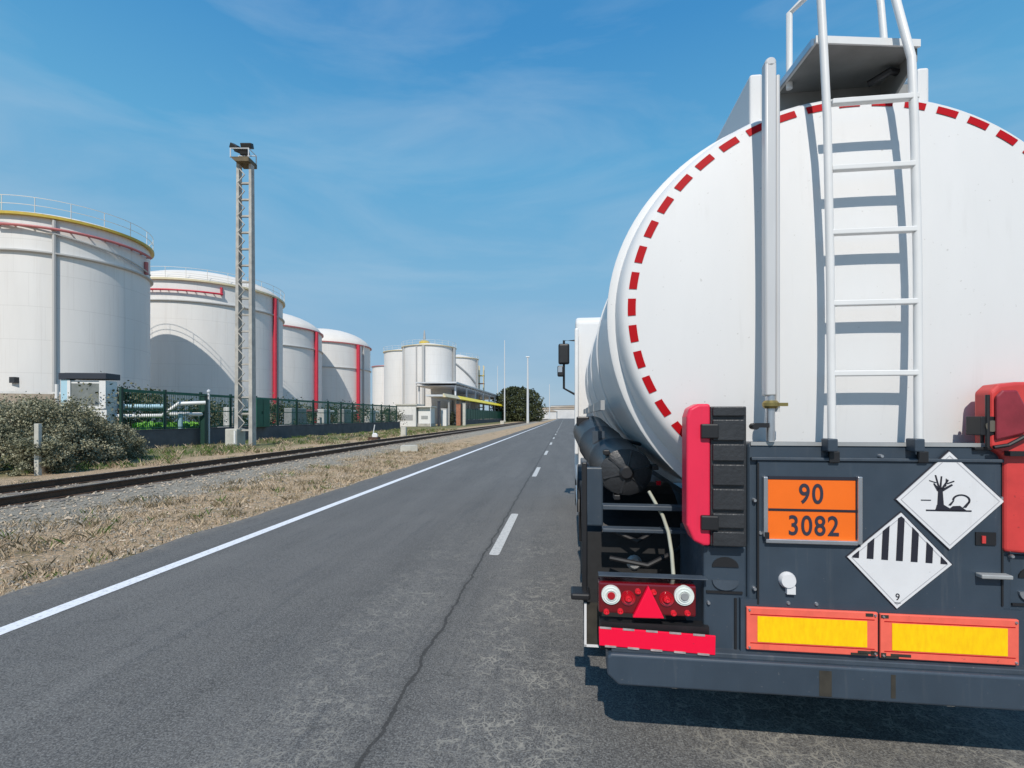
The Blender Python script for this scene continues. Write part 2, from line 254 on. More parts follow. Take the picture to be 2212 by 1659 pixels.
# ------------------------------------------------------------ mesh helpers
class MB:
    def __init__(s): s.v = []; s.f = []; s.m = []
    def add(s, vs, fs, m=0):
        o = len(s.v); s.v += [tuple(x) for x in vs]; s.f += [[i + o for i in f] for f in fs]; s.m += [m] * len(fs); return s
    def box(s, x0, x1, y0, y1, z0, z1, m=0):
        return s.add([(x0, y0, z0), (x1, y0, z0), (x1, y1, z0), (x0, y1, z0), (x0, y0, z1), (x1, y0, z1), (x1, y1, z1), (x0, y1, z1)],
                     [(0, 3, 2, 1), (4, 5, 6, 7), (0, 1, 5, 4), (1, 2, 6, 5), (2, 3, 7, 6), (3, 0, 4, 7)], m)
    def prism_xz(s, poly, y0, y1, m=0):       # outline in x,z extruded along y
        n = len(poly); a = sum(poly[i][0] * poly[(i + 1) % n][1] - poly[(i + 1) % n][0] * poly[i][1] for i in range(n))
        if a < 0: poly = poly[::-1]
        vs = [(p[0], y0, p[1]) for p in poly] + [(p[0], y1, p[1]) for p in poly]
        return s.add(vs, [list(range(n)), list(range(2 * n - 1, n - 1, -1))] + [(i, i + n, (i + 1) % n + n, (i + 1) % n) for i in range(n)], m)
    def prism_yz(s, poly, x0, x1, m=0):
        n = len(poly); a = sum(poly[i][0] * poly[(i + 1) % n][1] - poly[(i + 1) % n][0] * poly[i][1] for i in range(n))
        if a > 0: poly = poly[::-1]
        vs = [(x0, p[0], p[1]) for p in poly] + [(x1, p[0], p[1]) for p in poly]
        return s.add(vs, [list(range(n)), list(range(2 * n - 1, n - 1, -1))] + [(i, i + n, (i + 1) % n + n, (i + 1) % n) for i in range(n)], m)
    def tube(s, pts, r, n=10, m=0, cap=True):
        pts = [Vector(p) for p in pts]; rings = []; rr = r if isinstance(r, (list, tuple)) else [r] * len(pts)
        prev = None
        for i, p in enumerate(pts):
            d = (pts[min(i + 1, len(pts) - 1)] - pts[max(i - 1, 0)]).normalized()
            a = prev if prev and abs(prev.dot(d)) < .95 else (Vector((0, 0, 1)) if abs(d.z) < .9 else Vector((1, 0, 0)))
            u = (a - d * a.dot(d)).normalized(); prev = u; w = d.cross(u)
            rings.append([p + (u * math.cos(2 * math.pi * k / n) + w * math.sin(2 * math.pi * k / n)) * rr[i] for k in range(n)])
        vs = [q for g in rings for q in g]; fs = []
        for i in range(len(pts) - 1):
            for k in range(n): fs.append((i * n + k, i * n + (k + 1) % n, (i + 1) * n + (k + 1) % n, (i + 1) * n + k))
        if cap: fs.append(list(range(n))[::-1]); fs.append([(len(pts) - 1) * n + k for k in range(n)])
        return s.add(vs, fs, m)
    def rings(s, ringlist, m=0, cap0=True, cap1=True):
        n = len(ringlist[0]); vs = [q for g in ringlist for q in g]; fs = []
        for i in range(len(ringlist) - 1):
            for k in range(n): fs.append((i * n + k, i * n + (k + 1) % n, (i + 1) * n + (k + 1) % n, (i + 1) * n + k))
        if cap0: fs.append(list(range(n))[::-1])
        if cap1: fs.append([(len(ringlist) - 1) * n + k for k in range(n)])
        return s.add(vs, fs, m)
    def lathe(s, prof, n=64, c=(0, 0, 0), m=0):    # profile (r,z) about z
        rl = [[(c[0] + r * math.cos(2 * math.pi * k / n), c[1] + r * math.sin(2 * math.pi * k / n), c[2] + z) for k in range(n)] for r, z in prof]
        return s.rings(rl, m, prof[0][0] > 1e-4, prof[-1][0] > 1e-4)
    def ring(s, prof, n=96, m=0):      # closed ring swept about z
        k = len(prof); vs = [(r * math.cos(2 * math.pi * i / n), r * math.sin(2 * math.pi * i / n), z) for i in range(n) for r, z in prof]
        return s.add(vs, [(i * k + j, ((i + 1) % n) * k + j, ((i + 1) % n) * k + (j + 1) % k, i * k + (j + 1) % k) for i in range(n) for j in range(k)], m)
    def lathe_y(s, prof, n=32, c=(0, 0, 0), m=0):  # profile (r,y) about y, y increasing
        rl = [[(c[0] + r * math.sin(2 * math.pi * k / n), c[1] + y, c[2] + r * math.cos(2 * math.pi * k / n)) for k in range(n)] for r, y in prof]
        return s.rings(rl, m, True, True)
    def lathe_x(s, prof, n=32, c=(0, 0, 0), m=0):
        rl = [[(c[0] + x, c[1] + r * math.cos(2 * math.pi * k / n), c[2] + r * math.sin(2 * math.pi * k / n)) for k in range(n)] for r, x in prof]
        return s.rings(rl, m, True, True)
    def build(s, name, mats, parent=None, smooth=False, bevel=0, seg=2):
        me = bpy.data.meshes.new(name); me.from_pydata(s.v, [], s.f)
        if not isinstance(mats, (list, tuple)): mats = [mats]
        for x in mats: me.materials.append(M[x] if isinstance(x, str) else x)
        me.polygons.foreach_set('material_index', s.m)
        me.update()
        o = bpy.data.objects.new(name, me); col.objects.link(o)
        if parent: o.parent = parent
        if smooth: me.shade_smooth(); me.set_sharp_from_angle(angle=R(38))
        if bevel:
            b = o.modifiers.new('bevel', 'BEVEL'); b.width = bevel; b.segments = seg; b.limit_method = 'ANGLE'; b.angle_limit = R(40)
        return o
def tag(o, label=None, cat=None, group=None, kind=None):
    if label: o['label'] = label
    if cat: o['category'] = cat
    if group: o['group'] = group
    if kind: o['kind'] = kind
    return o
def empty(name, loc, rz, label, cat, group=None):
    o = bpy.data.objects.new(name, None); col.objects.link(o); o.location = loc; o.rotation_euler = (0, 0, rz); o.empty_display_size = .3
    return tag(o, label, cat, group)
def at(u, D, z=0.0):      # world point seen in column u at camera depth D
    xc = (u - PX) / F * D
    return Vector((xc * math.cos(YAW) - D * math.sin(YAW), D * math.cos(YAW) + xc * math.sin(YAW), z))
def zat(v, D): return CAMH + (HZ - v) / F * D
def onX(u, X):            # depth at which column u meets the line parallel to the road at X
    k = (u - PX) / F
    return X / (k * math.cos(YAW) - math.sin(YAW))

# ------------------------------------------------------------ ground, road
def frange(a, b, s):
    r = []; x = a
    while x < b - 1e-6: r.append(x); x += s
    return r
def ground_z(x, y):
    if x > -4.98:
        if x < 9.0: return -.07
        return -.05 + .03 * noise.noise((x * .7, y * .7, 0))
    e = min(1, (-4.98 - x) / .35)
    z = -.012 - .06 * e
    if x < -5.1: z += .035 * noise.noise((x * 1.3, y * 1.3, 3)) + .022 * noise.noise((x * 5, y * 5, 7))
    k = max(0, min(1, (-8.2 - x) / 1.0)); z = z * (1 - k) + k * (-.01 + .012 * noise.noise((x * 6, y * 6, 1)))
    k = max(0, min(1, (-13.0 - x) / 2)); z += -.04 * k
    if x < -30: z = -.05
    return z
xs = [-3000, -1200, -500, -200, -100, -60, -40, -30] + frange(-26, -13, .5) + frange(-13, -4.6, .12) + [-4.2, -2, 0, 3, 6, 9.5, 10.5, 12, 15, 20, 30, 60, 120, 300, 900, 3000]
ys = [-600, -200, -60, -20, -5] + frange(0, 22, .14) + frange(22, 60, .8) + frange(60, 200, 6) + [200, 260, 350, 500, 800, 1300, 2200, 3500]
vs = [(x, y, ground_z(x, y)) for y in ys for x in xs]; nx = len(xs)
fs = [(j * nx + i, j * nx + i + 1, (j + 1) * nx + i + 1, (j + 1) * nx + i) for j in range(len(ys) - 1) for i in range(nx - 1)]
g = MB(); g.add(vs, fs); tag(g.build('ground', 'soil', smooth=True), 'sandy dry ground with straw, gravel and patchy green weeds', 'ground', kind='structure')
rd = MB(); edge = []
ry = frange(-60, 40, .25) + frange(40, 200, 4) + [200, 400, 900, 2200, 3400]
for y in ry: edge.append(-5.0 + .10 * noise.noise((y * .9, 0, 5)) + .05 * noise.noise((y * 3.1, 0, 2)))
vs = []; fs = []
for i, y in enumerate(ry): vs += [(edge[i] - .03, y, -.09), (edge[i], y, 0), (9.2, y, 0)]
for i in range(len(ry) - 1):
    a = i * 3; fs += [(a, a + 1, a + 4, a + 3), (a + 1, a + 2, a + 5, a + 4)]
rd.add(vs, fs); tag(rd.build('road', 'asphalt'), 'worn grey asphalt road with cracks', 'road', kind='structure')
ln = MB(); ln.add([(-4.25, -60, .004), (-4.10, -60, .004), (-4.10, 3000, .004), (-4.25, 3000, .004)], [(0, 1, 2, 3)])
ln.add([(8.2, -60, .004), (8.35, -60, .004), (8.35, 3000, .004), (8.2, 3000, .004)], [(0, 1, 2, 3)])
tag(ln.build('road_edge_line', 'line'), 'solid white edge line along the asphalt road', 'road marking', kind='structure')
dm = MB()
for k in range(-4, 90):
    y0 = 5.55 + 7.4 * k
    pts = [(-.875, y0 + .04), (-.86, y0), (-.77, y0), (-.755, y0 + .05), (-.755, y0 + 2.35), (-.77, y0 + 2.4), (-.86, y0 + 2.4), (-.875, y0 + 2.36)]
    dm.add([(x, y, .004) for x, y in pts], [list(range(8))])
tag(dm.build('road_dashes', 'dash'), 'faded white dashed centre line on the asphalt', 'road marking', kind='structure')

# ------------------------------------------------------------ scattered stones, straw, weeds (uncountable)
def stones(n, area, smin, smax, name, label, bias=None):
    mb = MB()
    for _ in range(n):
        x = random.uniform(area[0], area[1]); y = area[2] + (area[3] - area[2]) * random.random() ** 1.7
        s = random.uniform(smin, smax) * (1 + .5 * (random.random() ** 6)); z = ground_z(x, y) + s * .25
        a = random.uniform(0, 6.28); c, d = math.cos(a) * s, math.sin(a) * s; j = lambda: random.uniform(.6, 1.2)
        v = [(x + c * j(), y + d * j(), z), (x - d * j(), y + c * j(), z), (x - c * j(), y - d * j(), z), (x + d * j(), y - c * j(), z),
             (x + s * random.uniform(-.4, .4), y + s * random.uniform(-.4, .4), z + s * .8 * j()), (x, y, z - s * .5)]
        mb.add(v, [(0, 1, 4), (1, 2, 4), (2, 3, 4), (3, 0, 4), (1, 0, 5), (2, 1, 5), (3, 2, 5), (0, 3, 5)], random.choice((0, 0, 1)))
    return tag(mb.build(name, ['stone1', 'stone2']), label, 'gravel', kind='stuff')
stones(9000, (-12.9, -7.6, 0.5, 45), .018, .042, 'ballast_stones', 'loose grey ballast stones around the railway track')
stones(9000, (-8.0, -5.0, 0.8, 26), .009, .026, 'verge_stones', 'small pale stones in the straw beside the road')
def grass(n, xr, yr, hmin, hmax, mats, name, label, mw, clump=.5, dens=None):
    mb = MB(); done = 0
    while done < n:
        cx = random.uniform(*xr); cy = yr[0] + (yr[1] - yr[0]) * random.random() ** 1.5
        if noise.noise((cx * clump, cy * clump, 11)) < (dens if dens is not None else -1): continue
        k = random.randint(6, 12); mm = random.choices(range(len(mats)), mw)[0]; sp = random.uniform(.04, .13)
        for _ in range(k):
            x = cx + random.gauss(0, sp); y = cy + random.gauss(0, sp); h = random.uniform(hmin, hmax); z = ground_z(x, y) - .005
            a = random.uniform(0, 6.28); w = random.uniform(.003, .007) * (1 + cy * .05); dx, dy = math.cos(a) * w, math.sin(a) * w
            lx, ly = random.gauss(0, .5) * h, random.gauss(0, .5) * h
            mb.add([(x - dx, y - dy, z), (x + dx, y + dy, z), (x + dx * .7 + lx * .4, y + dy * .7 + ly * .4, z + h * .6), (x + lx, y + ly, z + h)], [(0, 1, 2), (0, 2, 3)], mm)
            done += 1
    return tag(mb.build(name, mats), label, 'grass', kind='stuff')
grass(30000, (-8.6, -5.15), (1.6, 30), .02, .065, ['straw', 'straw2', 'grass'], 'dry_grass', 'dry straw coloured grass on the road verge', (6, 2, .25), .9, -.25)
grass(7000, (-8.3, -5.35), (2.6, 26), .05, .14, ['straw2', 'straw', 'grass'], 'weed_stems', 'taller brown weeds in the verge', (4, 4, 1), 1.1, .02)
grass(16000, (-20.8, -13.2), (8, 60), .06, .26, ['grass', 'straw', 'straw2'], 'green_weeds', 'green weeds and grass between the rails and the dark wall', (4, 2, 2), .4, -.05)
grass(4000, (-13.2, -12.0), (6, 50), .03, .12, ['straw', 'grass'], 'trackside_grass', 'thin dry grass beside the far rail', (3, 1), .5, -.1)

# ------------------------------------------------------------ railway
tr = empty('railway_track', (0, 0, 0), 0, 'single rusty railway track running beside the road', 'railway track')
def rail_profile(x):
    return [(x - .07, 0.0), (x + .07, 0.0), (x + .07, .015), (x + .012, .035), (x + .012, .125), (x + .036, .135), (x + .036, .165), (x - .036, .165), (x - .036, .135), (x - .012, .125), (x - .012, .035), (x - .07, .015)]
for x in (-9.93, -11.60):
    mb = MB(); mb.prism_xz(rail_profile(x), -60, 900, 0); r_ = mb.build('rail', 'rust', tr)
    mt = MB(); mt.box(x - .033, x + .033, -60, 900, .165, .168); mt.build('rail_head', 'railtop', r_)
for k in range(100):
    y = -.5 + k * .62; mb = MB(); mb.box(-12.05 + random.uniform(-.03, .03), -9.48 + random.uniform(-.03, .03), y, y + .24, -.12, .006); mb.build('sleeper', 'sleeper', tr)
mb = MB()
for k in range(100, 900): y = -.5 + k * .62; mb.box(-12.05, -9.48, y, y + .24, -.12, .006)
tag(mb.build('far_sleepers', 'sleeper', tr), kind='stuff')

# ------------------------------------------------------------ tanker truck (local frame: x right of the axle centre, y forward of the rear panel, z up)
PHI = R(0.7); ALPHA = YAW + PHI; S0 = 2.30; CX = 1.32
tdir = Vector((math.sin(PHI), math.cos(PHI), 0)); tnor = Vector((math.cos(PHI), -math.sin(PHI), 0))
T = empty('tanker_truck', tdir * S0 + tnor * CX, -PHI, 'white tanker truck seen from behind with orange hazard plate, ladder and navy rear cabinet', 'truck')
def tp(u, v, y=0.0):
    k = math.atan((u - PX) / F) - ALPHA; Yp = S0 + y; Xp = math.tan(k) * Yp
    dep = Yp * math.cos(ALPHA) - Xp * math.sin(ALPHA)
    return (Xp - CX, CAMH + (HZ - v) / F * dep)
def rect(mb, u0, v0, u1, v1, y0, y1, m=0):   # box whose rear face fills a pixel rectangle on the plane y0
    x0, za = tp(u0, v0, y0); _, zb = tp(u0, v1, y0); x1, zc = tp(u1, v0, y0); _, zd = tp(u1, v1, y0)
    zt = (za + zc) / 2; zl = (zb + zd) / 2
    return mb.box(min(x0, x1), max(x0, x1), y0, y1, min(zt, zl), max(zt, zl), m)
TZ = 2.13
def ell(a, bt, bb, y, n=112, p=2.0, cz=TZ):
    out_ = []
    for k in range(n):
        t_ = 2 * math.pi * k / n; c, s_ = math.cos(t_), math.sin(t_)
        x = a * math.copysign(abs(c) ** (2 / p), c); z = (bt if s_ > 0 else bb) * math.copysign(abs(s_) ** (2 / p), s_)
        out_.append((x, y, cz + z))
    return out_
# barrel with dished rear head, knuckle, flange and body
tk = MB(); RA, RT, RB = 1.09, 1.0, 1.0; YC, YD = .085, .078
def head_y(k): return YC + YD * k * k
head = [.02, .15, .3, .42, .54, .64, .73, .81, .88, .94, .965]
rl = [ell(RA * k, RT * k, RB * k, head_y(k)) for k in head]
rl += [ell(RA * .985, RT * .985, RB * .995, head_y(.965) + .022), ell(RA * .997, RT * .997, RB * 1.03, .24), ell(RA, RT, RB * 1.06, .275), ell(RA, RT, RB * 1.065, .295)]
tk.rings(rl, 0, True, False)
body = [(1.095, 1.005, 1.07, .296), (1.122, 1.022, 1.115, .30), (1.13, 1.03, 1.13, .308), (1.13, 1.03, 1.13, .320), (1.115, 1.01, 1.12, .335), (1.11, 1.005, 1.11, .35), (1.11, 1.005, 1.11, 5.0), (1.07, .97, 1.07, 5.15), (.9, .8, .9, 5.25), (.1, .1, .1, 5.32)]
tk.rings([ell(RA, RT, RB * 1.065, .295)] + [ell(a, t_, b_, y) for a, t_, b_, y in body], 0, False, True)
for yy in (1.55, 2.7, 3.85):
    tk.rings([ell(1.112, 1.007, 1.112, yy), ell(1.122, 1.017, 1.122, yy + .01), ell(1.122, 1.017, 1.122, yy + .05), ell(1.112, 1.007, 1.112, yy + .06)], 0, False, False)
tank = tk.build('tank_barrel', 'white', T, smooth=True)
# red dashes on the knuckle, following the head surface
nd = 45
for i in range(nd):
    t0 = 2 * math.pi * (i + .10) / nd; dt = 2 * math.pi / nd * .64; vs = []; q = 6; tape = MB()
    for e in range(q + 1):
        th = t0 + dt * e / q
        for k in (.920, .955):
            vs.append((RA * k * math.cos(th), head_y(k) - .003, TZ + (RT if math.sin(th) > 0 else RB) * k * math.sin(th)))
    tape.add(vs, [(2 * e, 2 * e + 1, 2 * e + 3, 2 * e + 2) for e in range(q)])
    tape.build('reflective_dash', 'redtape', tank)
# ladder
ld = MB()
railL = [tp(1797, 950, .0), tp(1793, 560, .0), tp(1787, 260, .0), tp(1780, 120, .0), tp(1770, -60, .0)]
railR = [tp(1984, 950, .0), tp(1982, 560, .0), tp(1975, 260, .0), tp(1969, 125, .0)]
x_, z_ = tp(1930, -20, .05); railRt = [(x_, .05, z_), (x_ - .05, .15, z_ + .12)]
ptsL = [(p[0], .0, p[1]) for p in railL]; ptsR = [(p[0], .0, p[1]) for p in railR] + railRt
ld.tube(ptsL, .0165, 12); ld.tube(ptsR, .0165, 12)
lad = ld.build('ladder', 'white2', T, smooth=True)
for v in (222, 365, 503, 656, 807):
    x0, z0 = tp(1800, v, .0); x1, _ = tp(1978, v, .0)
    mb = MB(); mb.box(x0 - .008, x1 + .008, -.015, .015, z0 - .012, z0 + .012); mb.build('rung', 'white2', lad, bevel=.004)
for u in (1800, 1988):
    mb = MB(); rect(mb, u - 11, 948, u + 11, 976, -.062, -.0); mb.build('ladder_foot', 'navy', lad, bevel=.005)
# upstand pipe with valve, left of the ladder
pp = MB(); x0, z0 = tp(1662, 938, -.01); x1, z1 = tp(1661, 140, -.01)
pp.box(x0 - .024, x0 + .024, -.03, .02, z0 + .17, z1); pp.lathe_y([(.024, -.03), (.024, .02)], 20, (x0, 0, z1)); 
pipe = pp.build('vent_pipe', 'pipegrey', T, smooth=True, bevel=.008)
pe = MB(); pe.tube([(x0 + .036, -.005, z0 + .1), (x0 + .036, -.005, z1 - .05)], .010, 10); pe.build('vent_pipe_rib', 'pipegrey', pipe, smooth=True)
pv = MB(); pv.tube([(x0 + .005, -.01, z0 - .03), (x0 + .005, -.01, z0 + .2)], .018, 12); pv.build('pipe_end', 'alu', pipe, smooth=True)
pv = MB(); pv.lathe([(.026, 0), (.034, .01), (.034, .025), (.026, .035)], 16, (x0 + .005, -.01, z0 + .115)); pv.box(x0 + .03, x0 + .075, -.02, 0, z0 + .125, z0 + .14); pv.build('brass_valve', 'brass', pipe, smooth=True)
pv = MB(); pv.box(x0 - .07, x0 - .01, -.035, -.01, z0 + .03, z0 + .05); pv.lathe_y([(.014, -.05), (.014, 0)], 12, (x0 - .07, 0, z0 + .035)); pv.build('valve_lever', 'black', pipe)
# walkway, side coamings, handrails
A = tp(1760, 95, .02); B = tp(1985, 88, .10)
zt = (A[1] + B[1]) / 2; xa, xb = A[0], B[0]; xl = tp(1683, 178, .33)[0]; zb = TZ + RT; yR = .10; yL_ = .02
pf = MB(); o_ = [(xa, yL_), (xb, yR), (xb, 4.7), (xl, 4.7), (xl, .33)]; n_ = len(o_)
pf.add([(x, y, zt - .012) for x, y in o_] + [(x, y, zt + .010) for x, y in o_], [list(range(n_))[::-1], list(range(n_, 2 * n_))] + [(i, (i + 1) % n_, (i + 1) % n_ + n_, i + n_) for i in range(n_)])
pf.add([(xa, yL_ - .012, zt - .018), (xb, yR - .012, zt - .018), (xb, yR - .003, zt - .018), (xa, yL_ - .003, zt - .018), (xa, yL_ - .012, zt + .014), (xb, yR - .012, zt + .014), (xb, yR - .003, zt + .014), (xa, yL_ - .003, zt + .014)],
       [(0, 3, 2, 1), (4, 5, 6, 7), (0, 1, 5, 4), (1, 2, 6, 5), (2, 3, 7, 6), (3, 0, 4, 7)])
plat = pf.build('walkway', 'white2', T)
xc0 = tp(1648, 160, .34)[0]; xc1 = tp(1982, 146, .34)[0]
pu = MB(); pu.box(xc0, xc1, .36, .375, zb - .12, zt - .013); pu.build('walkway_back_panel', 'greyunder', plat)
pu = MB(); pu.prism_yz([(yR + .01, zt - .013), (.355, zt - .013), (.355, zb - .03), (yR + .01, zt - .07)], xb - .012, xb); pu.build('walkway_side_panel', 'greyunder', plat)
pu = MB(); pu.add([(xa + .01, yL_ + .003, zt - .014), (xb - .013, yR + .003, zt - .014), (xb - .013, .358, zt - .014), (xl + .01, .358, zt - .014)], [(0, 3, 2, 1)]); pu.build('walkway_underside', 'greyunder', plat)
mb = MB(); mb.add([(xa - .004, yL_, zt - .02), (xa - .004, yL_, zt + .012), (xl - .004, .33, zt + .012), (xl - .004, .33, zt - .02), (xa - .012, yL_ + .01, zt - .02), (xa - .012, yL_ + .01, zt + .012), (xl - .012, .34, zt + .012), (xl - .012, .34, zt - .02)],
    [(0, 1, 2, 3), (4, 7, 6, 5), (1, 5, 6, 2), (0, 3, 7, 4), (0, 4, 5, 1), (3, 2, 6, 7)]); mb.build('walkway_edge_strip', 'alu', plat)
mb = MB(); mb.tube([(xb - .13, .25, zt - .07), (xb - .06, .20, zt - .045), (xb - .02, .22, zt - .04)], .016, 8); mb.build('breather_hose', 'black', plat, smooth=True)
for s, (u0, v0, u1, v1) in ((-1, (1620, 160, 1648, 262)), (1, (1982, 146, 2008, 235))):
    x0, z0 = tp(u0, v0, .33); x1, _ = tp(u1, v0, .33); _, z1 = tp(u0, v1, .33)
    mb = MB(); mb.box(x0, x1, .33, 4.8, z1 - .10, z0); mb.build('spill_coaming', 'white', T, bevel=.012)
def hand(pts, r=.015): mb = MB(); mb.tube(pts, r, 10); return mb.build('handrail', 'white2', T, smooth=True)
x0, z0 = tp(1705, 140, .28); _, z1 = tp(1703, 30, .28); x2, z2 = tp(1745, -10, .22)
hand([(x0, .28, z0 - .12), (x0, .28, z1), (x2, .22, z2), (x2 + .12, .2, z2 + .12)])
x0, z0 = tp(1912, 90, .28); x1, z1 = tp(1903, 20, .28)
hand([(x0, .28, z0 - .05), (x1, .28, z1 + .02), (x1 - .01, .3, z1 + .2)])
for y0 in (1.2, 2.5, 3.8):
    mb = MB(); mb.lathe([(.25, -.06), (.25, .08), (.23, .11), (.05, .13)], 24, (-.05, y0, zb + .0)); mb.build('manhole_cover', 'alu', T, smooth=True)

# rear cabinet
cab = MB(); rect(cab, 1615, 958, 2188, 1312, 0, .62); cabo = cab.build('rear_cabinet', 'navy', T, bevel=.018, seg=3)
dr = MB(); rect(dr, 1636, 996, 2170, 1318, -.012, -.001); door = dr.build('cabinet_door', 'navy', cabo, bevel=.006)
for (u0, v0, u1, v1) in ((1624, 990, 2176, 997),):
    mb = MB(); rect(mb, u0, v0, u1, v1, -.022, .0); mb.build('door_lip', 'navy2', cabo, bevel=.003)
for u0, v0, u1, v1 in ((1636, 1000, 1640, 1305), (2164, 1000, 2168, 1310)):
    mb = MB(); rect(mb, u0, v0, u1, v1, -.016, -.012); mb.build('door_groove', 'black', cabo)
mb = MB(); rect(mb, 1622, 956, 2185, 964, -.006, .0); mb.build('dusty_top_edge', 'steelgrey', cabo)
for u in (1803, 1995):
    mb = MB(); rect(mb, u - 11, 975, u + 12, 1000, -.026, -.012); mb.build('hinge', 'black', cabo, bevel=.004)
mb = MB(); rect(mb, 2108, 1150, 2152, 1178, -.017, -.0125); mb.build('latch_recess', 'black', cabo)
mb = MB(); rect(mb, 2122, 1158, 2130, 1174, -.022, -.017); mb.build('red_latch', 'redbox2', cabo)
mb = MB(); rect(mb, 2122, 1243, 2190, 1252, -.05, -.0125); mb.build('door_handle', 'steelgrey', cabo, bevel=.004)
mb = MB(); mb.lathe_y([(.030, -.035), (.036, -.02), (.036, -.012)], 20, (tp(1697, 1250)[0], 0, tp(1697, 1250)[1])); 
p = tp(1700, 1262); mb.box(p[0] - .012, p[0] + .024, -.03, -.012, p[1] - .035, p[1]); mb.build('lock_cover', 'placard', cabo, smooth=True)
for u, v in ((1628, 1270), (1640, 1150), (1700, 1300), (1760, 1302), (1628, 1080), (2180, 1200), (1900, 985), (2160, 1075)):
    p = tp(u, v); mb = MB(); mb.lathe_y([(.006, -.02), (.009, -.014), (.009, -.0)], 10, (p[0], 0, p[1])); mb.build('bolt', 'alu', cabo, smooth=True)
# side columns below the side boxes (left one seen) with recessed handle and lamp
def column(s):
    mb = MB(); x0, zt_ = tp(1520, 1178, .01); x1, zb_ = tp(1613, 1412, .01)
    if s > 0: x0, x1 = -x1, -x0
    mb.box(x0, x1, .01, .5, zb_, zt_); c = mb.build('rear_column', 'navy', T, bevel=.01)
    cx = (x0 + x1) / 2; cz = tp(1570, 1222, .01)[1]
    poly = [(cx + .058 * math.cos(a * math.pi / 10), cz - .005 + .045 * math.sin(a * math.pi / 10)) for a in range(11)]
    m2 = MB(); m2.prism_xz(poly, .004, .0095); m2.build('handle_recess', 'black', c)
    m2 = MB(); m2.prism_xz([(x, 2 * (cz - .035) - z) for x, z in poly], .000, .0095); m2.build('handle_lip', 'alu' if s > 0 else 'navy2', c)
    m2 = MB(); m2.box(x0 + .01, x1 - .02, .002, .0095, zb_ + .27, zb_ + .28); m2.build('panel_joint', 'black', c)
    m2 = MB(); m2.box(x1 - .055, x1 - .045, .002, .0095, zb_ + .02, zb_ + .25); m2.build('panel_joint', 'black', c)
    for dz in (.225, .05):
        m2 = MB(); m2.lathe_y([(.006, -.004), (.008, .0), (.008, .0095)], 10, (x0 + .02, 0, zb_ + dz)); m2.build('bolt', 'alu', c, smooth=True)
column(-1); column(1)
# fire extinguisher boxes: red body, ribbed black lid
def extbox(x0, x1, zlo, zhi, mirror):
    split = x0 + (x1 - x0) * .40
    mb = MB()
    prof = [(x0, zlo + .09), (x0 + .03, zlo + .02), (split - .03, zlo), (split, zlo), (split, zhi), (x0 + .05, zhi), (x0 + .012, zhi - .02), (x0, zhi - .06)]
    if mirror: prof = [(-x, z) for x, z in prof]
    mb.prism_xz(prof, -.035, .07); b = mb.build('extinguisher_box', 'redbox' if not mirror else 'redbox2', T, bevel=.012, seg=3)
    ribs = MB(); zs = [zlo, zlo + .085, zlo + .165, zlo + .25, zlo + .40, zlo + .485, zhi - .115, zhi - .035]
    X0, X1 = (split, x1) if not mirror else (-x1, -split)
    ribs.box(X0 + .001, X1, -.028, .065, zlo, zhi - .012)
    zc = zlo; hts = [.075, .075, .105, .105, .085, .105, .05]; tot = sum(hts) + .012 * (len(hts) - 1); sc_ = (zhi - .012 - zlo) / tot
    for h in hts:
        ribs.box(X0 + .008, X1 - .012, -.044, -.029, zc + .003, zc + h * sc_ - .001); zc += (h + .012) * sc_
    ribs.build('box_lid', 'darkplastic', b, bevel=.005)
    for z in (zlo + .075, zhi - .155):
        m2 = MB(); xx = split if not mirror else -split
        m2.box(xx - .045, xx + .03, -.056, -.030, z, z + .065); m2.build('box_clasp', 'black', b, bevel=.006)
p0 = tp(1483, 1178, -.03); p1 = tp(1613, 872, -.03)
extbox(p0[0], p1[0], p0[1], p1[1], False)
# right one: red curved cover
p0 = tp(2140, 1192, -.03); p1 = tp(2140, 825, -.03); xr = p0[0]
mb = MB(); q0 = tp(2143, 826, -.03)
prof = [(xr + .12, p0[1] - .005), (xr + .055, p0[1] + .0), (xr + .055, p0[1] + .40), (xr, p0[1] + .44), (xr, p1[1] - .04), (xr + .03, p1[1] - .01), (xr + .10, p1[1]), (xr + .42, p1[1]), (xr + .42, p0[1] - .005)]
mb.prism_xz(prof, -.03, .06); rb = mb.build('hose_cabinet', 'redbox2', T, bevel=.014, seg=3)
mb = MB(); a = [(xr + .012, -.034, p0[1] + .47), (xr + .012, -.038, p1[1] - .06), (xr + .035, -.038, p1[1] - .035), (xr + .09, -.038, p1[1] - .035), (xr + .12, -.038, p1[1] - .1), (xr + .125, -.038, p0[1] + .5)]
mb.prism_xz([(a_[0], a_[2]) for a_ in a], -.045, -.031); mb.build('smoked_window', mat('smoked_red_plastic', (0.28, 0.03, 0.045), .25, 0, .3, 14), rb, bevel=.008)
mb = MB(); mb.tube([(xr + .13, -.055, p0[1] + .50), (xr + .05, -.05, p0[1] + .45), (xr + .0, -.045, p0[1] + .44)], .008, 8); mb.build('rubber_strap', 'black', rb)
mb = MB(); mb.tube([(xr - .012, -.03, p0[1] + .44), (xr - .012, -.03, p0[1] + .66)], .008, 8); mb.build('rubber_strap', 'black', rb)
mb = MB(); mb.box(xr + .05, xr + .15, -.06, -.032, p0[1] + .405, p0[1] + .425); mb.build('latch', 'black', rb)
c0 = tp(2118, 922, .02); mb = MB(); mb.box(c0[0] - .036, c0[0] + .036, -.03, .05, c0[1] - .035, c0[1] + .045); mb.box(c0[0] - .05, c0[0] + .05, -.02, .04, c0[1] - .098, c0[1] - .085); mb.tube([(c0[0], .01, c0[1] - .09), (c0[0], .01, c0[1] - .02)], .008, 8)
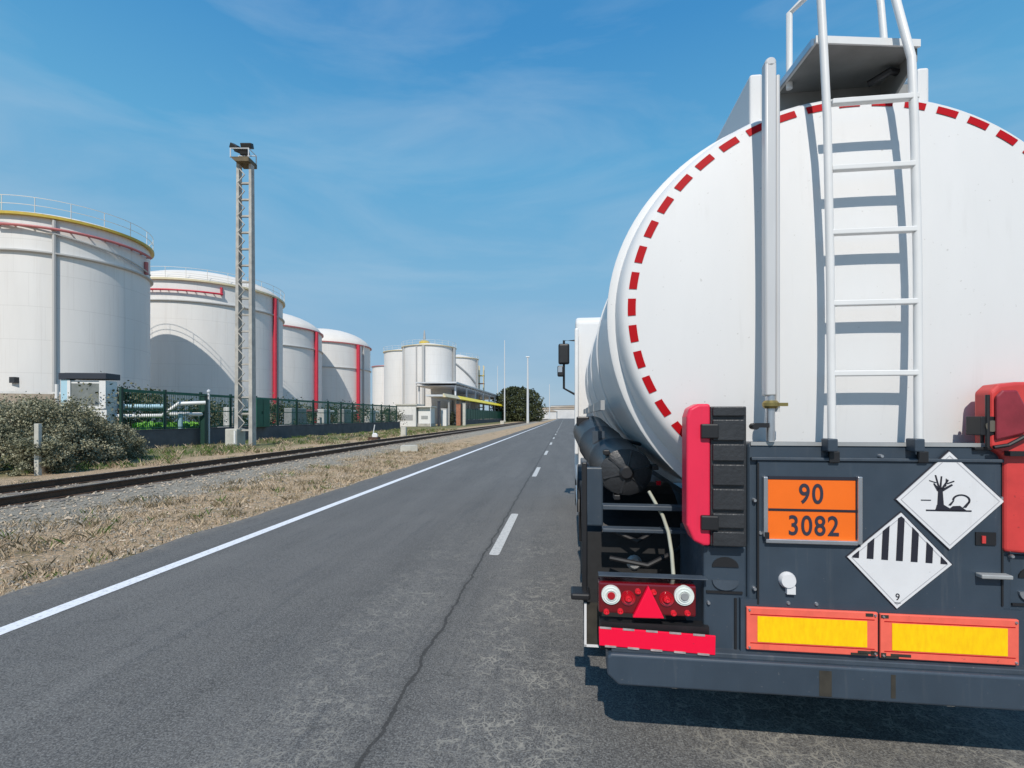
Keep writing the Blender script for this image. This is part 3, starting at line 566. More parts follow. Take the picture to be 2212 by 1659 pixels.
wl = mb.build('work_lamp', 'black', T, bevel=.008); mb = MB(); mb.lathe_y([(.024, -.036), (.024, -.031)], 18, (c0[0] + .003, 0, c0[1] + .004)); mb.build('lens', mat('lamp_glass', (0.12, 0.11, 0.09), .1), wl)

# orange hazard number plate
def text_mesh(body, size, sx, x, z, y, m, parent, name='lettering', offset=0.0):
    cu = bpy.data.curves.new('lettering', 'FONT'); cu.body = body; cu.size = size; cu.align_x = 'CENTER'; cu.align_y = 'CENTER'; cu.extrude = .0008; cu.offset = offset; cu.resolution_u = 6; cu.space_character = 1.12
    o = bpy.data.objects.new('tmp', cu); col.objects.link(o); bpy.context.view_layer.update()
    me = bpy.data.meshes.new_from_object(o.evaluated_get(bpy.context.evaluated_depsgraph_get())); bpy.data.objects.remove(o)
    me.transform(Matrix.Translation((x, y, z)) @ Matrix.Rotation(R(90), 4, 'X') @ Matrix.Diagonal((sx, 1, 1, 1)))
    me.materials.clear(); me.materials.append(M[m]); o = bpy.data.objects.new(name, me); col.objects.link(o); o.parent = parent; return o
fr = MB(); rect(fr, 1659, 1037, 1853, 1167, -.020, -.0125); hp = fr.build('hazard_plate', 'orange', T)
fm = MB(); rect(fm, 1650, 1030, 1659.5, 1160, -.034, -.0125, 0); rect(fm, 1854, 1030, 1864, 1177, -.034, -.0125, 0); rect(fm, 1655, 1167, 1854, 1176, -.034, -.0125, 0)
fm.build('plate_frame', 'alu', hp, bevel=.003); mb = MB(); rect(mb, 1660, 1030, 1852, 1036.5, -.022, -.0125); rect(mb, 1660, 1100, 1852, 1105, -.0225, -.0205); rect(mb, 1848.5, 1037, 1853, 1166, -.0225, -.0205); mb.build('plate_border', 'ink', hp)
mb = MB(); rect(mb, 1652, 1150, 1662, 1164, -.037, -.0345); mb.build('plate_clip', 'black', hp)
p = tp(1752, 1069, -.0215); text_mesh('90', .122, .80, p[0], p[1], -.0215, 'inkblue', hp, offset=.0018)
p = tp(1757, 1138, -.0215); text_mesh('3082', .122, .80, p[0], p[1], -.0215, 'inkblue', hp, offset=.0018)
# diamonds
def diamond(corners, y, name):
    pts = [tp(u, v, y) for u, v in corners]; cx = sum(p[0] for p in pts) / 4; cz = sum(p[1] for p in pts) / 4
    r = sum(math.hypot(p[0] - cx, p[1] - cz) for p in pts) / 4; tilt = math.atan2(pts[1][1] - pts[3][1], pts[1][0] - pts[3][0])
    def rot(x, z): return (cx + x * math.cos(tilt) - z * math.sin(tilt), cz + x * math.sin(tilt) + z * math.cos(tilt))
    def dia(k): return [rot(k * r, 0), rot(0, k * r), rot(-k * r, 0), rot(0, -k * r)]
    mb = MB(); mb.prism_xz(dia(1.035), y + .0005, y + .007, 1); mb.prism_xz(dia(1.0), y - .0045, y, 0); o = mb.build(name, ['placard', 'ink'], T)
    ln_ = MB(); 
    for i in range(4):
        a, b = dia(.93)[i], dia(.93)[(i + 1) % 4]; c, d = dia(.905)[i], dia(.905)[(i + 1) % 4]
        ln_.prism_xz([a, b, d, c], y - .0052, y - .0046)
    ln_.build('placard_border', 'placgrey', o)
    return o, rot, r
o1, rot, r = diamond([(2055, 974), (2165, 1083), (2045, 1187), (1937, 1079)], -.0155, 'environment_placard')
yy = (-.0215, -.0198); k = r / .212
def poly(mb, pts, rot, k): mb.prism_xz([rot(x * k, z * k) for x, z in pts], *yy)
mb = MB()
poly(mb, [(-.050, -.02), (-.024, -.02), (-.028, .035), (-.026, .055), (-.050, .055), (-.047, .035)], rot, k)
for br in ([(-.05, .04), (-.04, .05), (-.062, .075), (-.066, .072)], [(-.046, .05), (-.038, .05), (-.054, .11), (-.06, .11)], [(-.042, .05), (-.034, .05), (-.030, .105), (-.036, .105)],
           [(-.036, .05), (-.028, .045), (-.004, .088), (-.009, .092)], [(-.03, .05), (-.026, .04), (.012, .066), (.008, .072)], [(-.018, .06), (-.014, .062), (-.012, .095), (-.016, .095)],
           [(-.056, .075), (-.052, .078), (-.082, .088), (-.082, .084)], [(-.012, .075), (-.009, .071), (.018, .082), (.017, .087)]):
    poly(mb, br, rot, k)
poly(mb, [(-.052, -.02), (-.022, -.02), (.0, -.034), (.012, -.024), (.04, -.022), (.055, -.034), (.07, -.045), (-.06, -.045), (-.055, -.034)], rot, k)
poly(mb, [(-.095, -.047), (.085, -.047), (.085, -.041), (-.095, -.041)], rot, k); poly(mb, [(-.115, -.002), (-.075, -.002), (-.075, .002), (-.115, .002)], rot, k)
# fish belly-up: outline ring and tail
fo = [(.045 + .036 * math.cos(t_ / 12 * math.pi) , .002 + .026 * math.sin(t_ / 12 * math.pi)) for t_ in range(-2, 13)]
for a, b in zip(fo[:-1], fo[1:]):
    ax, az = (a[0] - .045) * .78 + .045, (a[1]) * .78; bx, bz = (b[0] - .045) * .78 + .045, b[1] * .78
    poly(mb, [a, b, (bx, bz), (ax, az)], rot, k)
poly(mb, [(.012, .0), (.018, .0), (.004, -.022), (-.006, -.02)], rot, k); poly(mb, [(.072, -.004), (.08, -.006), (.064, -.03), (.05, -.03)], rot, k)
mb.build('pictogram', 'ink', o1)
o2, rot, r = diamond([(1947, 1107), (2052, 1218), (1937, 1316), (1830, 1202)], -.0145, 'stripe_placard')
mb = MB(); yy = (-.0205, -.0188)
for i in range(-3, 4):
    x = i * r * .282; w = r * .064
    def top(xx): return max(r * .94 - abs(xx), .002)
    mb.prism_xz([rot(x - w, 0), rot(x + w, 0), rot(x + w, top(x + w)), rot(x - w, top(x - w))] if i else [rot(-w, 0), rot(w, 0), rot(w, r * .88), rot(0, r * .93), rot(-w, r * .88)], *yy)
mb.build('stripes', 'ink', o2); pc = rot(0, -r * .76); text_mesh('9', .042, .9, pc[0], pc[1], -.0202, 'ink', o2); 
mb = MB(); pc2 = rot(0, -r * .76); mb.box(pc2[0] - .012, pc2[0] + .012, -.0205, -.019, pc2[1] - .026, pc2[1] - .023); mb.build('underline', 'ink', o2)

# rear reflective markers
for (c1, c2, nm) in (((1613, 1311), (1897, 1413), 'left'), ((1902, 1324), (2202, 1430), 'right')):
    x0, z0 = tp(c1[0], c1[1], -.03); x1, _ = tp(c2[0], c1[1], -.03); _, zb0 = tp(c1[0], c1[1] + 92, -.03)
    if nm == 'left': ML = (z0, zb0)
    z0, zb0 = ML[0], ML[1]
    if nm == 'right': z0 -= .004; zb0 -= .006
    mb = MB(); mb.box(x0, x1, -.03, -.015, zb0, z0); pl = mb.build('marker_plate', 'salmon', T, bevel=.004)
    m2 = MB(); m2.box(x0 + .045, x1 - .045, -.0325, -.0305, zb0 + .038, z0 - .038); m2.build('yellow_reflector', 'yellowref', pl)
    m2 = MB(); m2.box(x0 + .015, x1 - .015, -.0318, -.0305, zb0 + .030, zb0 + .033); m2.box(x0 + .015, x1 - .015, -.0318, -.0305, z0 - .033, z0 - .030); m2.build('border_line', 'redtape', pl)
    for (bx, bz) in ((x0 + .012, z0 - .012), (x0 + .012, zb0 + .012), (x1 - .012, z0 - .012), (x1 - .012, zb0 + .012)):
        m2 = MB(); m2.lathe_y([(.004, -.036), (.006, -.031), (.006, -.030)], 8, (bx, 0, bz)); m2.build('rivet', 'alu', pl)
    sx = x1 if nm == 'left' else x0
    for (dx, z_a, w, h) in ((-.11, zb0 + .002, .07, .010), (-.03, zb0 + .004, .02, .02), (-.05, z0 - .018, .03, .014), (.04, zb0 + .01, .08, .012)):
        xx = max(x0 + .002, min(x1 - w - .002, sx + dx)); m2 = MB(); m2.box(xx, xx + w, -.0316, -.0303, z_a, z_a + h); m2.build('grime_streak', 'grime', pl)
mb = MB(); rect(mb, 1600, 1306, 2208, 1425, -.013, .3); mb.build('lower_panel', 'navy', T)
# bumper bar
xl, ztp = tp(1312, 1412, -.06); _, zbt = tp(1312, 1472, -.06)
bw = -xl
bm = MB(); bm.prism_xz([(xl, zbt + .03), (xl + .05, zbt - .015), (-xl - .05, zbt - .015), (-xl, zbt + .03), (-xl, ztp - .015), (-xl - .015, ztp), (xl + .015, ztp), (xl, ztp - .015)], -.06, .06)
bmp = bm.build('bumper_bar', 'navy', T, bevel=.012, seg=3)
mb = MB(); mb.box(xl + .02, -xl - .02, -.040, .05, ztp - .001, ztp + .022); mb.build('bumper_top_ledge', 'navy2', bmp, bevel=.004)
for u, w_, h_ in ((1770, .05, .10), (1925, .018, .09)):
    x0, z0 = tp(u, 1445, -.0615); mb = MB(); mb.box(x0, x0 + w_, -.0612, -.0602, ztp - .03 - h_, ztp - .02); mb.build('grime_streak', 'grime', bmp)
# tail light clusters + red reflector bars (left seen, right mirrored)
def lights(s):
    def X(u, v, y=-.03):
        p = tp(u, v, y); return (p[0] if s < 0 else -p[0], p[1])
    a = X(1293, 1258); b = X(1505, 1335); x0, x1 = sorted((a[0], b[0]))
    mb = MB(); mb.box(x0, x1, -.025, .06, b[1], a[1]); tl = mb.build('tail_light', 'lampred2', T, bevel=.01)
    def lens(u, v, r_, m_, nm):
        p = X(u, v); l_ = MB(); l_.lathe_y([(r_ * .30, -.040), (r_ * .36, -.036), (r_ * .55, -.041), (r_ * .60, -.035), (r_ * .82, -.037), (r_ * .86, -.031), (r_, -.033), (r_ * 1.04, -.026), (r_ * 1.04, -.0)], 32, (p[0], 0, p[1])); return l_.build(nm, m_, tl, smooth=True)
    for (u, v) in ((1320, 1285), (1478, 1287)):
        o_ = lens(u, v, .043, 'clear', 'white_lamp'); p = X(u, v); q = MB(); q.lathe_y([(.016, -.046), (.018, -.043)], 16, (p[0], 0, p[1])); q.build('reflector', 'lampred' if u < 1400 else 'steelgrey', o_)
    for (u, v, r_) in ((1357, 1292, .032), (1440, 1294, .032)): lens(u, v, r_, 'lampred', 'stop_lamp'); lens(u, v, r_ * .45, 'lamplens', 'bulb').location.y = -.012
    for (u, v) in ((1310, 1322), (1340, 1321), (1455, 1325), (1485, 1325), (1378, 1278), (1412, 1280)): lens(u, v, .013, 'lamplens', 'led_lens')
    t3 = [X(1366, 1332), X(1434, 1334), X(1400, 1264)]; m2 = MB(); m2.prism_xz(t3, -.045, -.02); m2.build('triangle_reflector', 'reflred', tl, bevel=.004)
    c = [X(1293, 1352), X(1544, 1371), X(1543, 1412), X(1294, 1391)]
    m2 = MB(); m2.prism_xz(c, -.045, -.035); rbar = m2.build('red_reflector_bar', 'reflred', T, bevel=.002)
    def edge_dash(p, q, n, off):
        for i in range(n):
            t0 = (i + .05 + off) / n; t1 = min(1, t0 + .5 / n)
            ax, az = p[0] + (q[0] - p[0]) * t0, p[1] + (q[1] - p[1]) * t0; bx, bz = p[0] + (q[0] - p[0]) * t1, p[1] + (q[1] - p[1]) * t1
            m3 = MB(); m3.prism_xz([(ax, az - .0045), (bx, bz - .0045), (bx, bz + .0045), (ax, az + .0045)], -.047, -.0455); m3.build('edge_mark', 'edgemark', rbar)
    edge_dash(c[0], c[1], 5, 0); edge_dash(c[3], c[2], 5, .2)
    # lamp carrier: ledge, backing plate
    a = X(1293, 1243); b = X(1530, 1254); x0, x1 = sorted((a[0], b[0])); m2 = MB(); m2.box(x0, x1, -.03, .03, b[1], a[1]); m2.build('lamp_shelf', 'navy2', T, bevel=.004)
    a = X(1296, 1340, 0); b = X(1530, 1412, 0); x0, x1 = sorted((a[0], b[0])); m2 = MB(); m2.box(x0, x1, -.015, .05, b[1], a[1]); m2.build('lamp_backing', 'black', T)
lights(-1); lights(1)
# side cradle bars, posts, mudguards and flaps, both sides
def side(s):
    X = lambda x: x if s < 0 else -x
    def bx(mb, x0, x1, y0, y1, z0, z1, m=0): a, b = sorted((X(x0), X(x1))); mb.box(a, b, y0, y1, z0, z1, m)
    mb = MB(); bx(mb, -1.15, -.62, .35, .42, 1.10, 1.125); bx(mb, -1.15, -.62, .35, .42, 0.98, 1.0); mb.build('cradle_bar', 'navy2', T, bevel=.004)
    mb = MB(); bx(mb, -1.24, -1.13, .62, .66, .95, 1.30); mb.build('side_bracket', 'navy', T, bevel=.01)
    mb = MB(); bx(mb, -1.262, -1.235, .28, .33, .66, 1.36); mb.build('marker_lamp_arm', 'black', T, bevel=.006)
    mb = MB(); bx(mb, -1.32, -1.22, .22, .34, .655, .69); mb.build('side_marker_lamp', 'black', T, bevel=.01)
    # mudguard arches over the wheels
    for yc in (1.35, 2.65):
        mb = MB(); pr = [(yc + .62 * math.cos(a * math.pi / 16), .52 + .60 * math.sin(a * math.pi / 16)) for a in range(17)]
        pr += [(yc + .60 * math.cos(a * math.pi / 16), .52 + .58 * math.sin(a * math.pi / 16)) for a in range(16, -1, -1)]
        n = 17
        for i in range(16):
            q = [pr[i], pr[i + 1], pr[33 - i - 1], pr[33 - i]]; a_, b_ = sorted((X(-1.25), X(-.62))); mb.prism_yz(q, a_, b_)
        mb.build('mudguard', 'black', T)
        for xi in (-1.08, -.76):
            w = MB(); w.lathe_x([(.30, -.14), (.47, -.14), (.505, -.11), (.512, -.05), (.512, .05), (.505, .11), (.47, .14), (.30, .14)], 40, (X(xi), yc, .512)); ww = w.build('wheel', 'rubber', T, smooth=True)
            w = MB(); w.lathe_x([(.10, -.12), (.29, -.13), (.30, .0), (.12, .06)] if s < 0 else [(.12, -.06), (.30, 0), (.29, .13), (.10, .12)], 28, (X(xi), yc, .512)); w.build('rim', 'steelgrey', ww, smooth=True)
    mb = MB(); bx(mb, -1.245, -.66, .60, .612, .42, .92); fl = mb.build('mud_flap', 'rubber', T)
    mb = MB(); p = tp(1262, 1303, .25); p2 = tp(1262, 1397, .25); x0 = p[0]
    bx(mb, x0, x0 + .012, .25, .262, p2[1], p[1]); bx(mb, x0, x0 + .075, .25, .262, p2[1], p2[1] + .012); mb.build('pale_flap_edge', 'placard', fl)
    mb = MB(); bx(mb, x0 + .012, x0 + .09, .255, .27, p2[1] + .012, p[1]); mb.build('side_flap', 'grime', fl)
    mb = MB(); bx(mb, -1.25, -1.19, 3.4, 5.1, .45, .57); bx(mb, -1.25, -1.19, 3.4, 5.1, .75, .87); mb.build('side_guard', 'alu', T, bevel=.01)
    mb = MB(); bx(mb, -.45, -.37, .3, 7.2, .70, .98); mb.build('chassis_rail', 'navy', T)
    mb = MB(); bx(mb, -1.18, -.9, 3.5, 4.9, .5, 1.0); mb.build('side_locker', 'navy', T, bevel=.02)
    for xi in ((-1.09),):
        w = MB(); w.lathe_x([(.30, -.15), (.47, -.15), (.505, -.11), (.512, 0), (.505, .11), (.47, .15), (.30, .15)], 40, (X(xi), 6.7, .512)); ww = w.build('wheel', 'rubber', T, smooth=True)
        w = MB(); w.lathe_x([(.10, -.10), (.28, -.13), (.3, .0), (.3, .13)], 28, (X(xi), 6.7, .512)); w.build('rim', 'steelgrey', ww, smooth=True)
side(-1); side(1)
# dark plates below the bumper line (spare gear / axle) closing the view under the tank
mb = MB(); mb.lathe_x([(.09, -.62), (.14, -.3), (.2, -.1), (.2, .1), (.14, .3), (.09, .62)], 20, (0, 1.35, .5)); mb.build('rear_axle', 'black', T, smooth=True)
mb = MB(); mb.lathe_x([(.09, -.62), (.14, -.3), (.2, -.1), (.2, .1), (.14, .3), (.09, .62)], 20, (0, 2.65, .5)); mb.build('rear_axle', 'black', T, smooth=True)
mb = MB(); mb.box(-.66, .66, .62, .66, .45, 1.12); mb.build('cross_member', 'black', T)
# grey hose canister by the left flank
x0, z0 = tp(1352, 1020, .62); cn = MB(); rr = .148
sec = lambda y, r_, dx, dz: [(x0 + dx + r_ * math.cos(2 * math.pi * k / 18) * 1.10, y, z0 + dz + r_ * math.sin(2 * math.pi * k / 18)) for k in range(18)]
cn.rings([sec(.60, rr * .62, .01, -.005), sec(.625, rr * .93, 0, 0), sec(.70, rr, 0, 0), sec(.95, rr, -.03, .03), sec(.96, rr * 1.05, -.03, .03), sec(1.02, rr * 1.05, -.035, .035), sec(1.03, rr, -.035, .035), sec(1.5, rr, -.085, .10), sec(1.51, rr * 1.05, -.085, .10), sec(1.57, rr * 1.05, -.09, .105), sec(1.58, rr, -.09, .105), sec(2.15, rr * .98, -.140, .19), sec(2.18, rr * .7, -.140, .19)][::1])
can = cn.build('hose_canister', 'darkplastic', T, smooth=True)
for a in range(6):
    a_ = a * math.pi / 3 + .3; mb = MB(); mb.tube([(x0 + .04 * math.cos(a_), .596, z0 + .04 * math.sin(a_)), (x0 + .135 * math.cos(a_), .612, z0 + .125 * math.sin(a_))], .008, 6); mb.build('cap_rib', 'darkplastic', can)
mb = MB(); mb.lathe_y([(.03, .575), (.042, .585), (.042, .60)], 16, (x0, 0, z0)); mb.build('cap_hub', 'black', can, smooth=True)
for a_ in (.2, 2.3, 4.4):
    mb = MB(); cx_, cz_ = x0 + .17 * math.cos(a_), z0 + .155 * math.sin(a_); mb.box(cx_ - .018, cx_ + .018, .60, .69, cz_ - .014, cz_ + .014); mb.build('cap_latch', 'black', can, bevel=.004)
mb = MB(); mb.tube([(x0 - .15, 1.06, z0 + .08), (x0, 1.06, z0 + .175), (x0 + .15, 1.06, z0 + .14)], .012, 8); mb.build('canister_strap', 'black', can)
a = tp(1422, 1043, .58); mb = MB(); mb.box(a[0] - .012, a[0] + .012, .57, .59, a[1] - .012, a[1] + .012); mb.build('red_side_lamp', 'lampred', T)
mb = MB(); mb.box(-1.27, -1.16, 2.0, 2.12, 1.52, 1.60); mb.build('flank_bracket', 'black', T, bevel=.01)
# beige hose
hp_ = []
for u, v, y in ((1402, 1062, .50), (1415, 1085, .45), (1432, 1115, .36), (1444, 1150, .28), (1451, 1195, .2), (1455, 1246, .1)):
    a = tp(u, v, y); hp_.append((a[0], y, a[1]))
mb = MB(); mb.tube(hp_, .0095, 10); mb.build('beige_hose', 'hose', T, smooth=True)
for (u, v, y) in ((1330, 1160, .75), (1490, 1200, .5), (1370, 1215, .6)):
    a = tp(u, v, y); mb = MB(); mb.lathe_y([(.03, y - .02), (.045, y), (.03, y + .05)], 12, (a[0], 0, a[1])); mb.build('air_fitting', 'steelgrey', T, smooth=True)
mb = MB(); mb.tube([(-1.1, .5, .80), (-.9, .45, .78), (-.72, .5, .86), (-.62, .6, .95)], .014, 8); mb.tube([(-1.1, .55, .95), (-.95, .5, .90), (-.8, .55, .97)], .012, 8); mb.build('air_hoses', 'black', T, smooth=True)
# flank fittings visible between flange and cab
for k, y0 in enumerate((1.1, 2.3, 3.5)):
    mb = MB(); mb.box(-1.17, -1.09, y0, y0 + .04, 1.22, 1.50); mb.build('flank_stay', 'navy2', T)
for y0 in (.7, 1.7, 2.8, 3.9):
    mb = MB(); mb.box(-1.14, -1.115, y0, y0 + .9, 1.64, 1.70); mb.build('flank_rail', 'steelgrey', T)
# cab
cb = MB(); cb.prism_yz([(5.62, .55), (5.62, 3.14), (5.75, 3.22), (7.05, 3.22), (7.45, 3.0), (7.75, 1.9), (7.8, .55)], -1.245, 1.245)
cbo = cb.build('cab', 'white', T, bevel=.05, seg=3)
for s in (-1, 1):
    mb = MB(); xx = 1.247 * s; mb.prism_yz([(6.45, 1.75), (6.45, 2.65), (7.25, 2.6), (7.45, 1.75)], min(xx, xx - .004 * -s), max(xx, xx + .004 * s) + .001); mb.build('side_window', 'glass', cbo)
    mb = MB(); mb.box(-1.26 if s < 0 else 1.20, -1.20 if s < 0 else 1.26, 5.45, 5.60, 1.0, 3.0); mb.build('air_deflector', 'white2', cbo, bevel=.02)
    mb = MB(); q = [tp(1206, 742, 5.9), tp(1230, 786, 5.9)]; xm0, xm1 = q[0][0], q[1][0]
    if s > 0: xm0, xm1 = -xm1, -xm0
    mb.box(xm0, xm1, 5.9, 6.02, q[1][1], q[0][1]); mr = mb.build('door_mirror', 'black', T, bevel=.03, seg=3)
    mb = MB(); zz = q[0][1]; e = (xm0 + xm1) / 2; mb.tube([(1.2 * s, 6.0, zz + .06), (e, 5.98, zz + .06), (e, 5.98, zz - .75), (1.2 * s, 6.0, zz - .88)], .02, 8); mb.build('mirror_arm', 'black', mr, smooth=True)
    q2 = tp(1213, 800, 5.88); xx = q2[0] if s < 0 else -q2[0]
    mb = MB(); mb.box(xx - .07, xx + .04, 5.88, 5.99, q2[1] - .10, q2[1] + .08); m2_ = mb.build('wide_mirror', 'black', mr, bevel=.02)
    mb = MB(); mb.box(xx - .06, xx + .01, 5.872, 5.879, q2[1] - .03, q2[1] + .06); mb.build('mirror_glass', 'alu', mr)
mb = MB(); mb.prism_yz([(7.47, 1.95), (7.33, 2.95), (7.36, 2.96), (7.75, 1.95)], -1.1, 1.1); mb.build('windscreen', 'glass', cbo)

# ------------------------------------------------------------ storage tanks
def railing(mb, Rr, z, n, c=(0, 0), h=1.1, r=.016):
    for k in range(n):
        a = 2 * math.pi * k / n; x, y = Rr * math.cos(a), Rr * math.sin(a); mb.box(x - r, x + r, y - r, y + r, z, z + h, 0)
    for hh in (.55, 1.1):
        mb.ring([(Rr - .015, hh + z - .015), (Rr + .015, hh + z - .015), (Rr + .015, hh + z + .015), (Rr - .015, hh + z + .015)], 96)
GRP = 'white storage tanks behind the fence'
def fuel_tank(name, uc, Dc, Rad, ztop, dome, label, redu=None, redD=None, ring='yellow', girder=None, pinkring=None, rail=True, seams=(), groupname=GRP, flat=False):
    p = at(uc, Dc); t_ = empty(name, (p.x, p.y, 0), 0, label, 'storage tank', groupname)
    mb = MB(); mb.lathe([(Rad + .12, -.1), (Rad + .12, .35), (Rad, .36)] + [(Rad, ztop * k / 8) for k in range(1, 9)], 128); sh = mb.build('shell', 'tank', t_, smooth=True)
    mb = MB(); prof = [(Rad * math.cos(a * math.pi / 20), ztop + dome * math.sin(a * math.pi / 20) ** 1.25) for a in range(0, 10)] if not flat else [(Rad, ztop), (Rad * .5, ztop + dome * .55)]
    mb.lathe(prof + [(Rad * .02, ztop + dome)], 96); mb.build('roof', 'roofw', t_, smooth=True)
    mb = MB(); mb.ring([(Rad + .002, ztop - .20), (Rad + .28, ztop - .20), (Rad + .28, ztop - .02), (Rad + .002, ztop - .02)], 128); mb.build('rim_walkway', ring, t_)
    if rail: mb = MB(); railing(mb, Rad + .2, ztop - .02, int(Rad * 3.6)); mb.build('railing', 'roofw', t_)
    if girder: mb = MB(); zg = girder; mb.ring([(Rad + .002, zg - .12), (Rad + .22, zg - .05), (Rad + .22, zg + .05), (Rad + .002, zg + .06)], 128); mb.build('wind_girder', 'seam', t_)
    cang = math.atan2(-p.y, -p.x)
    def ang_of(u):   # angle on the shell whose near point projects to column u
        best = None
        for i in range(-900, 901):
            a = cang + i / 1800 * math.pi; x = p.x + Rad * math.cos(a); y = p.y + Rad * math.sin(a)
            xc = x * math.cos(YAW) + y * math.sin(YAW); d = -x * math.sin(YAW) + y * math.cos(YAW); e = abs(PX + F * xc / d - u)
            if best is None or e < best[0]: best = (e, a)
        return best[1]
    for (u, m_, r_, hi, lo, nm) in seams:
        a = ang_of(u); x, y = (Rad + r_) * math.cos(a), (Rad + r_) * math.sin(a); mb = MB(); mb.tube([(x, y, lo), (x, y, hi)], r_, 8); mb.build(nm, m_, t_)
    if pinkring:
        u0, u1, zz, m_ = pinkring; a0, a1 = ang_of(u0), ang_of(u1); n = 40; mb = MB()
        mb.tube([((Rad + .32) * math.cos(a0 + (a1 - a0) * k / n), (Rad + .32) * math.sin(a0 + (a1 - a0) * k / n), zz) for k in range(n + 1)], .10, 8)
        for k in range(0, n + 1, 4):
            a = a0 + (a1 - a0) * k / n; mb.tube([((Rad) * math.cos(a), (Rad) * math.sin(a), zz), ((Rad + .32) * math.cos(a), (Rad + .32) * math.sin(a), zz)], .05, 6)
        mb.build('fire_pipe', m_, t_)
    return t_, ang_of, sh
H = 14.0
t1, ang1, _ = fuel_tank('storage_tank', 148, 2.74 * H, .37 * H, CAMH + H, .8, 'largest and nearest white storage tank at the left edge with yellow rim', girder=CAMH + H * .815,
    pinkring=(0, 316, CAMH + H - .95, 'pinkpipe'), seams=((118, 'seam', .12, CAMH + H * .98, 0, 'downpipe'), (312, 'pinkpipe', .14, 14.2, 13.2, 'red_downpipe')))
mb = MB()
a0, a1 = ang1(-20), ang1(318)
mb.tube([((.37 * H + .2) * math.cos(a0 + (a1 - a0) * k / 30), (.37 * H + .2) * math.sin(a0 + (a1 - a0) * k / 30), CAMH + H * (.955 - .12 * k / 30)) for k in range(31)], .07, 6); mb.build('stair_stringer', 'seam', t1)
a = ang1(33); x, y = (.37 * H + .03) * math.cos(a), (.37 * H + .03) * math.sin(a); mb = MB(); mb.box(x - .2, x + .2, y - .2, y + .2, 3.9, 4.3); mb.build('valve_box', 'darkplastic', t1)
fuel_tank('storage_tank', 447, 4.07 * H, .575 * H, CAMH + H, 2.3, 'second white storage tank, directly behind the lattice floodlight tower', ring='cream', girder=CAMH + H * .84,
    pinkring=(300, 480, CAMH + H - 1.25, 'redpipe'), seams=((590, 'redpipe', .22, CAMH + H - .3, 0, 'red_downpipe'), (478, 'redpipe', .12, CAMH + H - .5, CAMH + H - 1.3, 'pipe_riser'), (597, 'seam', .14, CAMH + H, 0, 'downpipe')))
fuel_tank('storage_tank', 568, 5.75 * H, .65 * H, CAMH + H, 3.3, 'third white storage tank with bright red pipe, half hidden by the second', ring='pinkpipe', girder=CAMH + H * .78,
    seams=((680, 'redpipe', .30, CAMH + H - .2, 0, 'red_downpipe'),), rail=False)
fuel_tank('storage_tank', 700, 7.0 * H, .64 * H, CAMH + H, 3.5, 'fourth white storage tank, just left of the gap of sky, with a red pipe', ring='pinkpipe', girder=CAMH + H * .66,
    seams=((771, 'redpipe', .36, CAMH + H - .2, 0, 'red_downpipe'), (784, 'seam', .16, CAMH + H, 0, 'downpipe')), rail=False)
# farther group
t5, ang5, _ = fuel_tank('storage_tank', 927, 120, 6.45, zat(752, 120), 1.3, 'tall white tank with a mast and yellow box on its roof', ring='cream', girder=None, rail=True, flat=True,
    seams=((915, 'seam', .35, zat(755, 120), 0, 'downpipe'), (900, 'seam', .16, zat(755, 120), 0, 'downpipe'), (978, 'steelgrey', .4, zat(755, 120), 0, 'ladder_cage'), (873, 'seam', .15, zat(755, 120), 0, 'downpipe')))
mb = MB(); z5 = zat(752, 120); mb.lathe([(1.1, z5 + .9), (1.3, z5 + 1.0), (1.3, z5 + 1.5), (.9, z5 + 1.8)], 20, (-1.2, 0, 0)); mb.build('yellow_roof_box', 'yellow', t5)
mb = MB(); mb.tube([(-1.2, 0, z5 + 2.2), (-1.2, 0, z5 + 3.6), (-1.2, 0, z5 + 4.4)], [.35, .25, .12], 8); mb.build('roof_mast', 'steelgrey', t5)
fuel_tank('storage_tank', 878, 130, 5.8, zat(762, 130), 1.2, 'white tank tucked behind the left of the tall mast-topped tank', ring='cream', rail=True, flat=True)
fuel_tank('storage_tank', 843, 150, 5.3, zat(793, 150), .8, 'short narrow white tank with a pinkish rim left of the far group', ring='pinkpipe', rail=False, flat=True, seams=((834, 'pinkpipe', .3, zat(800, 150), 0, 'downpipe'),))
t8, ang8, _ = fuel_tank('storage_tank', 990, 142, 5.7, zat(776, 142), 1.4, 'white tank with a diagonal stair right of the mast-topped tank', ring='cream', rail=True, flat=True, seams=((1029, 'steelgrey', .3, zat(780, 142), 0, 'downpipe'),))
mb = MB(); n = 24; a0, a1 = ang8(985), ang8(1026)
mb.tube([((5.9) * math.cos(a0 + (a1 - a0) * k / n), (5.9) * math.sin(a0 + (a1 - a0) * k / n), zat(790, 142) + (zat(830, 142) - zat(790, 142)) * k / n) for k in range(n + 1)], .22, 6); mb.build('spiral_stair', 'steelgrey', t8)
p = at(1040, 148); yt = empty('yellow_stair_tower', (p.x, p.y, 0), 0, 'slim yellow stair tower beside the diagonal-stair tank', 'stair tower')
mb = MB()
for (dx, dy) in ((-.7, -.7), (.7, -.7), (-.7, .7), (.7, .7)): mb.box(dx - .1, dx + .1, dy - .1, dy + .1, 0, zat(790, 148))
mb.build('frame', 'cream', yt)
for k in range(6): mb = MB(); mb.box(-.85, .85, -.85, .85, 2.4 * k + 1.9, 2.4 * k + 2.15); mb.build('landing', 'yellow' if k % 2 else 'brick', yt)
p = at(1024, 126); 

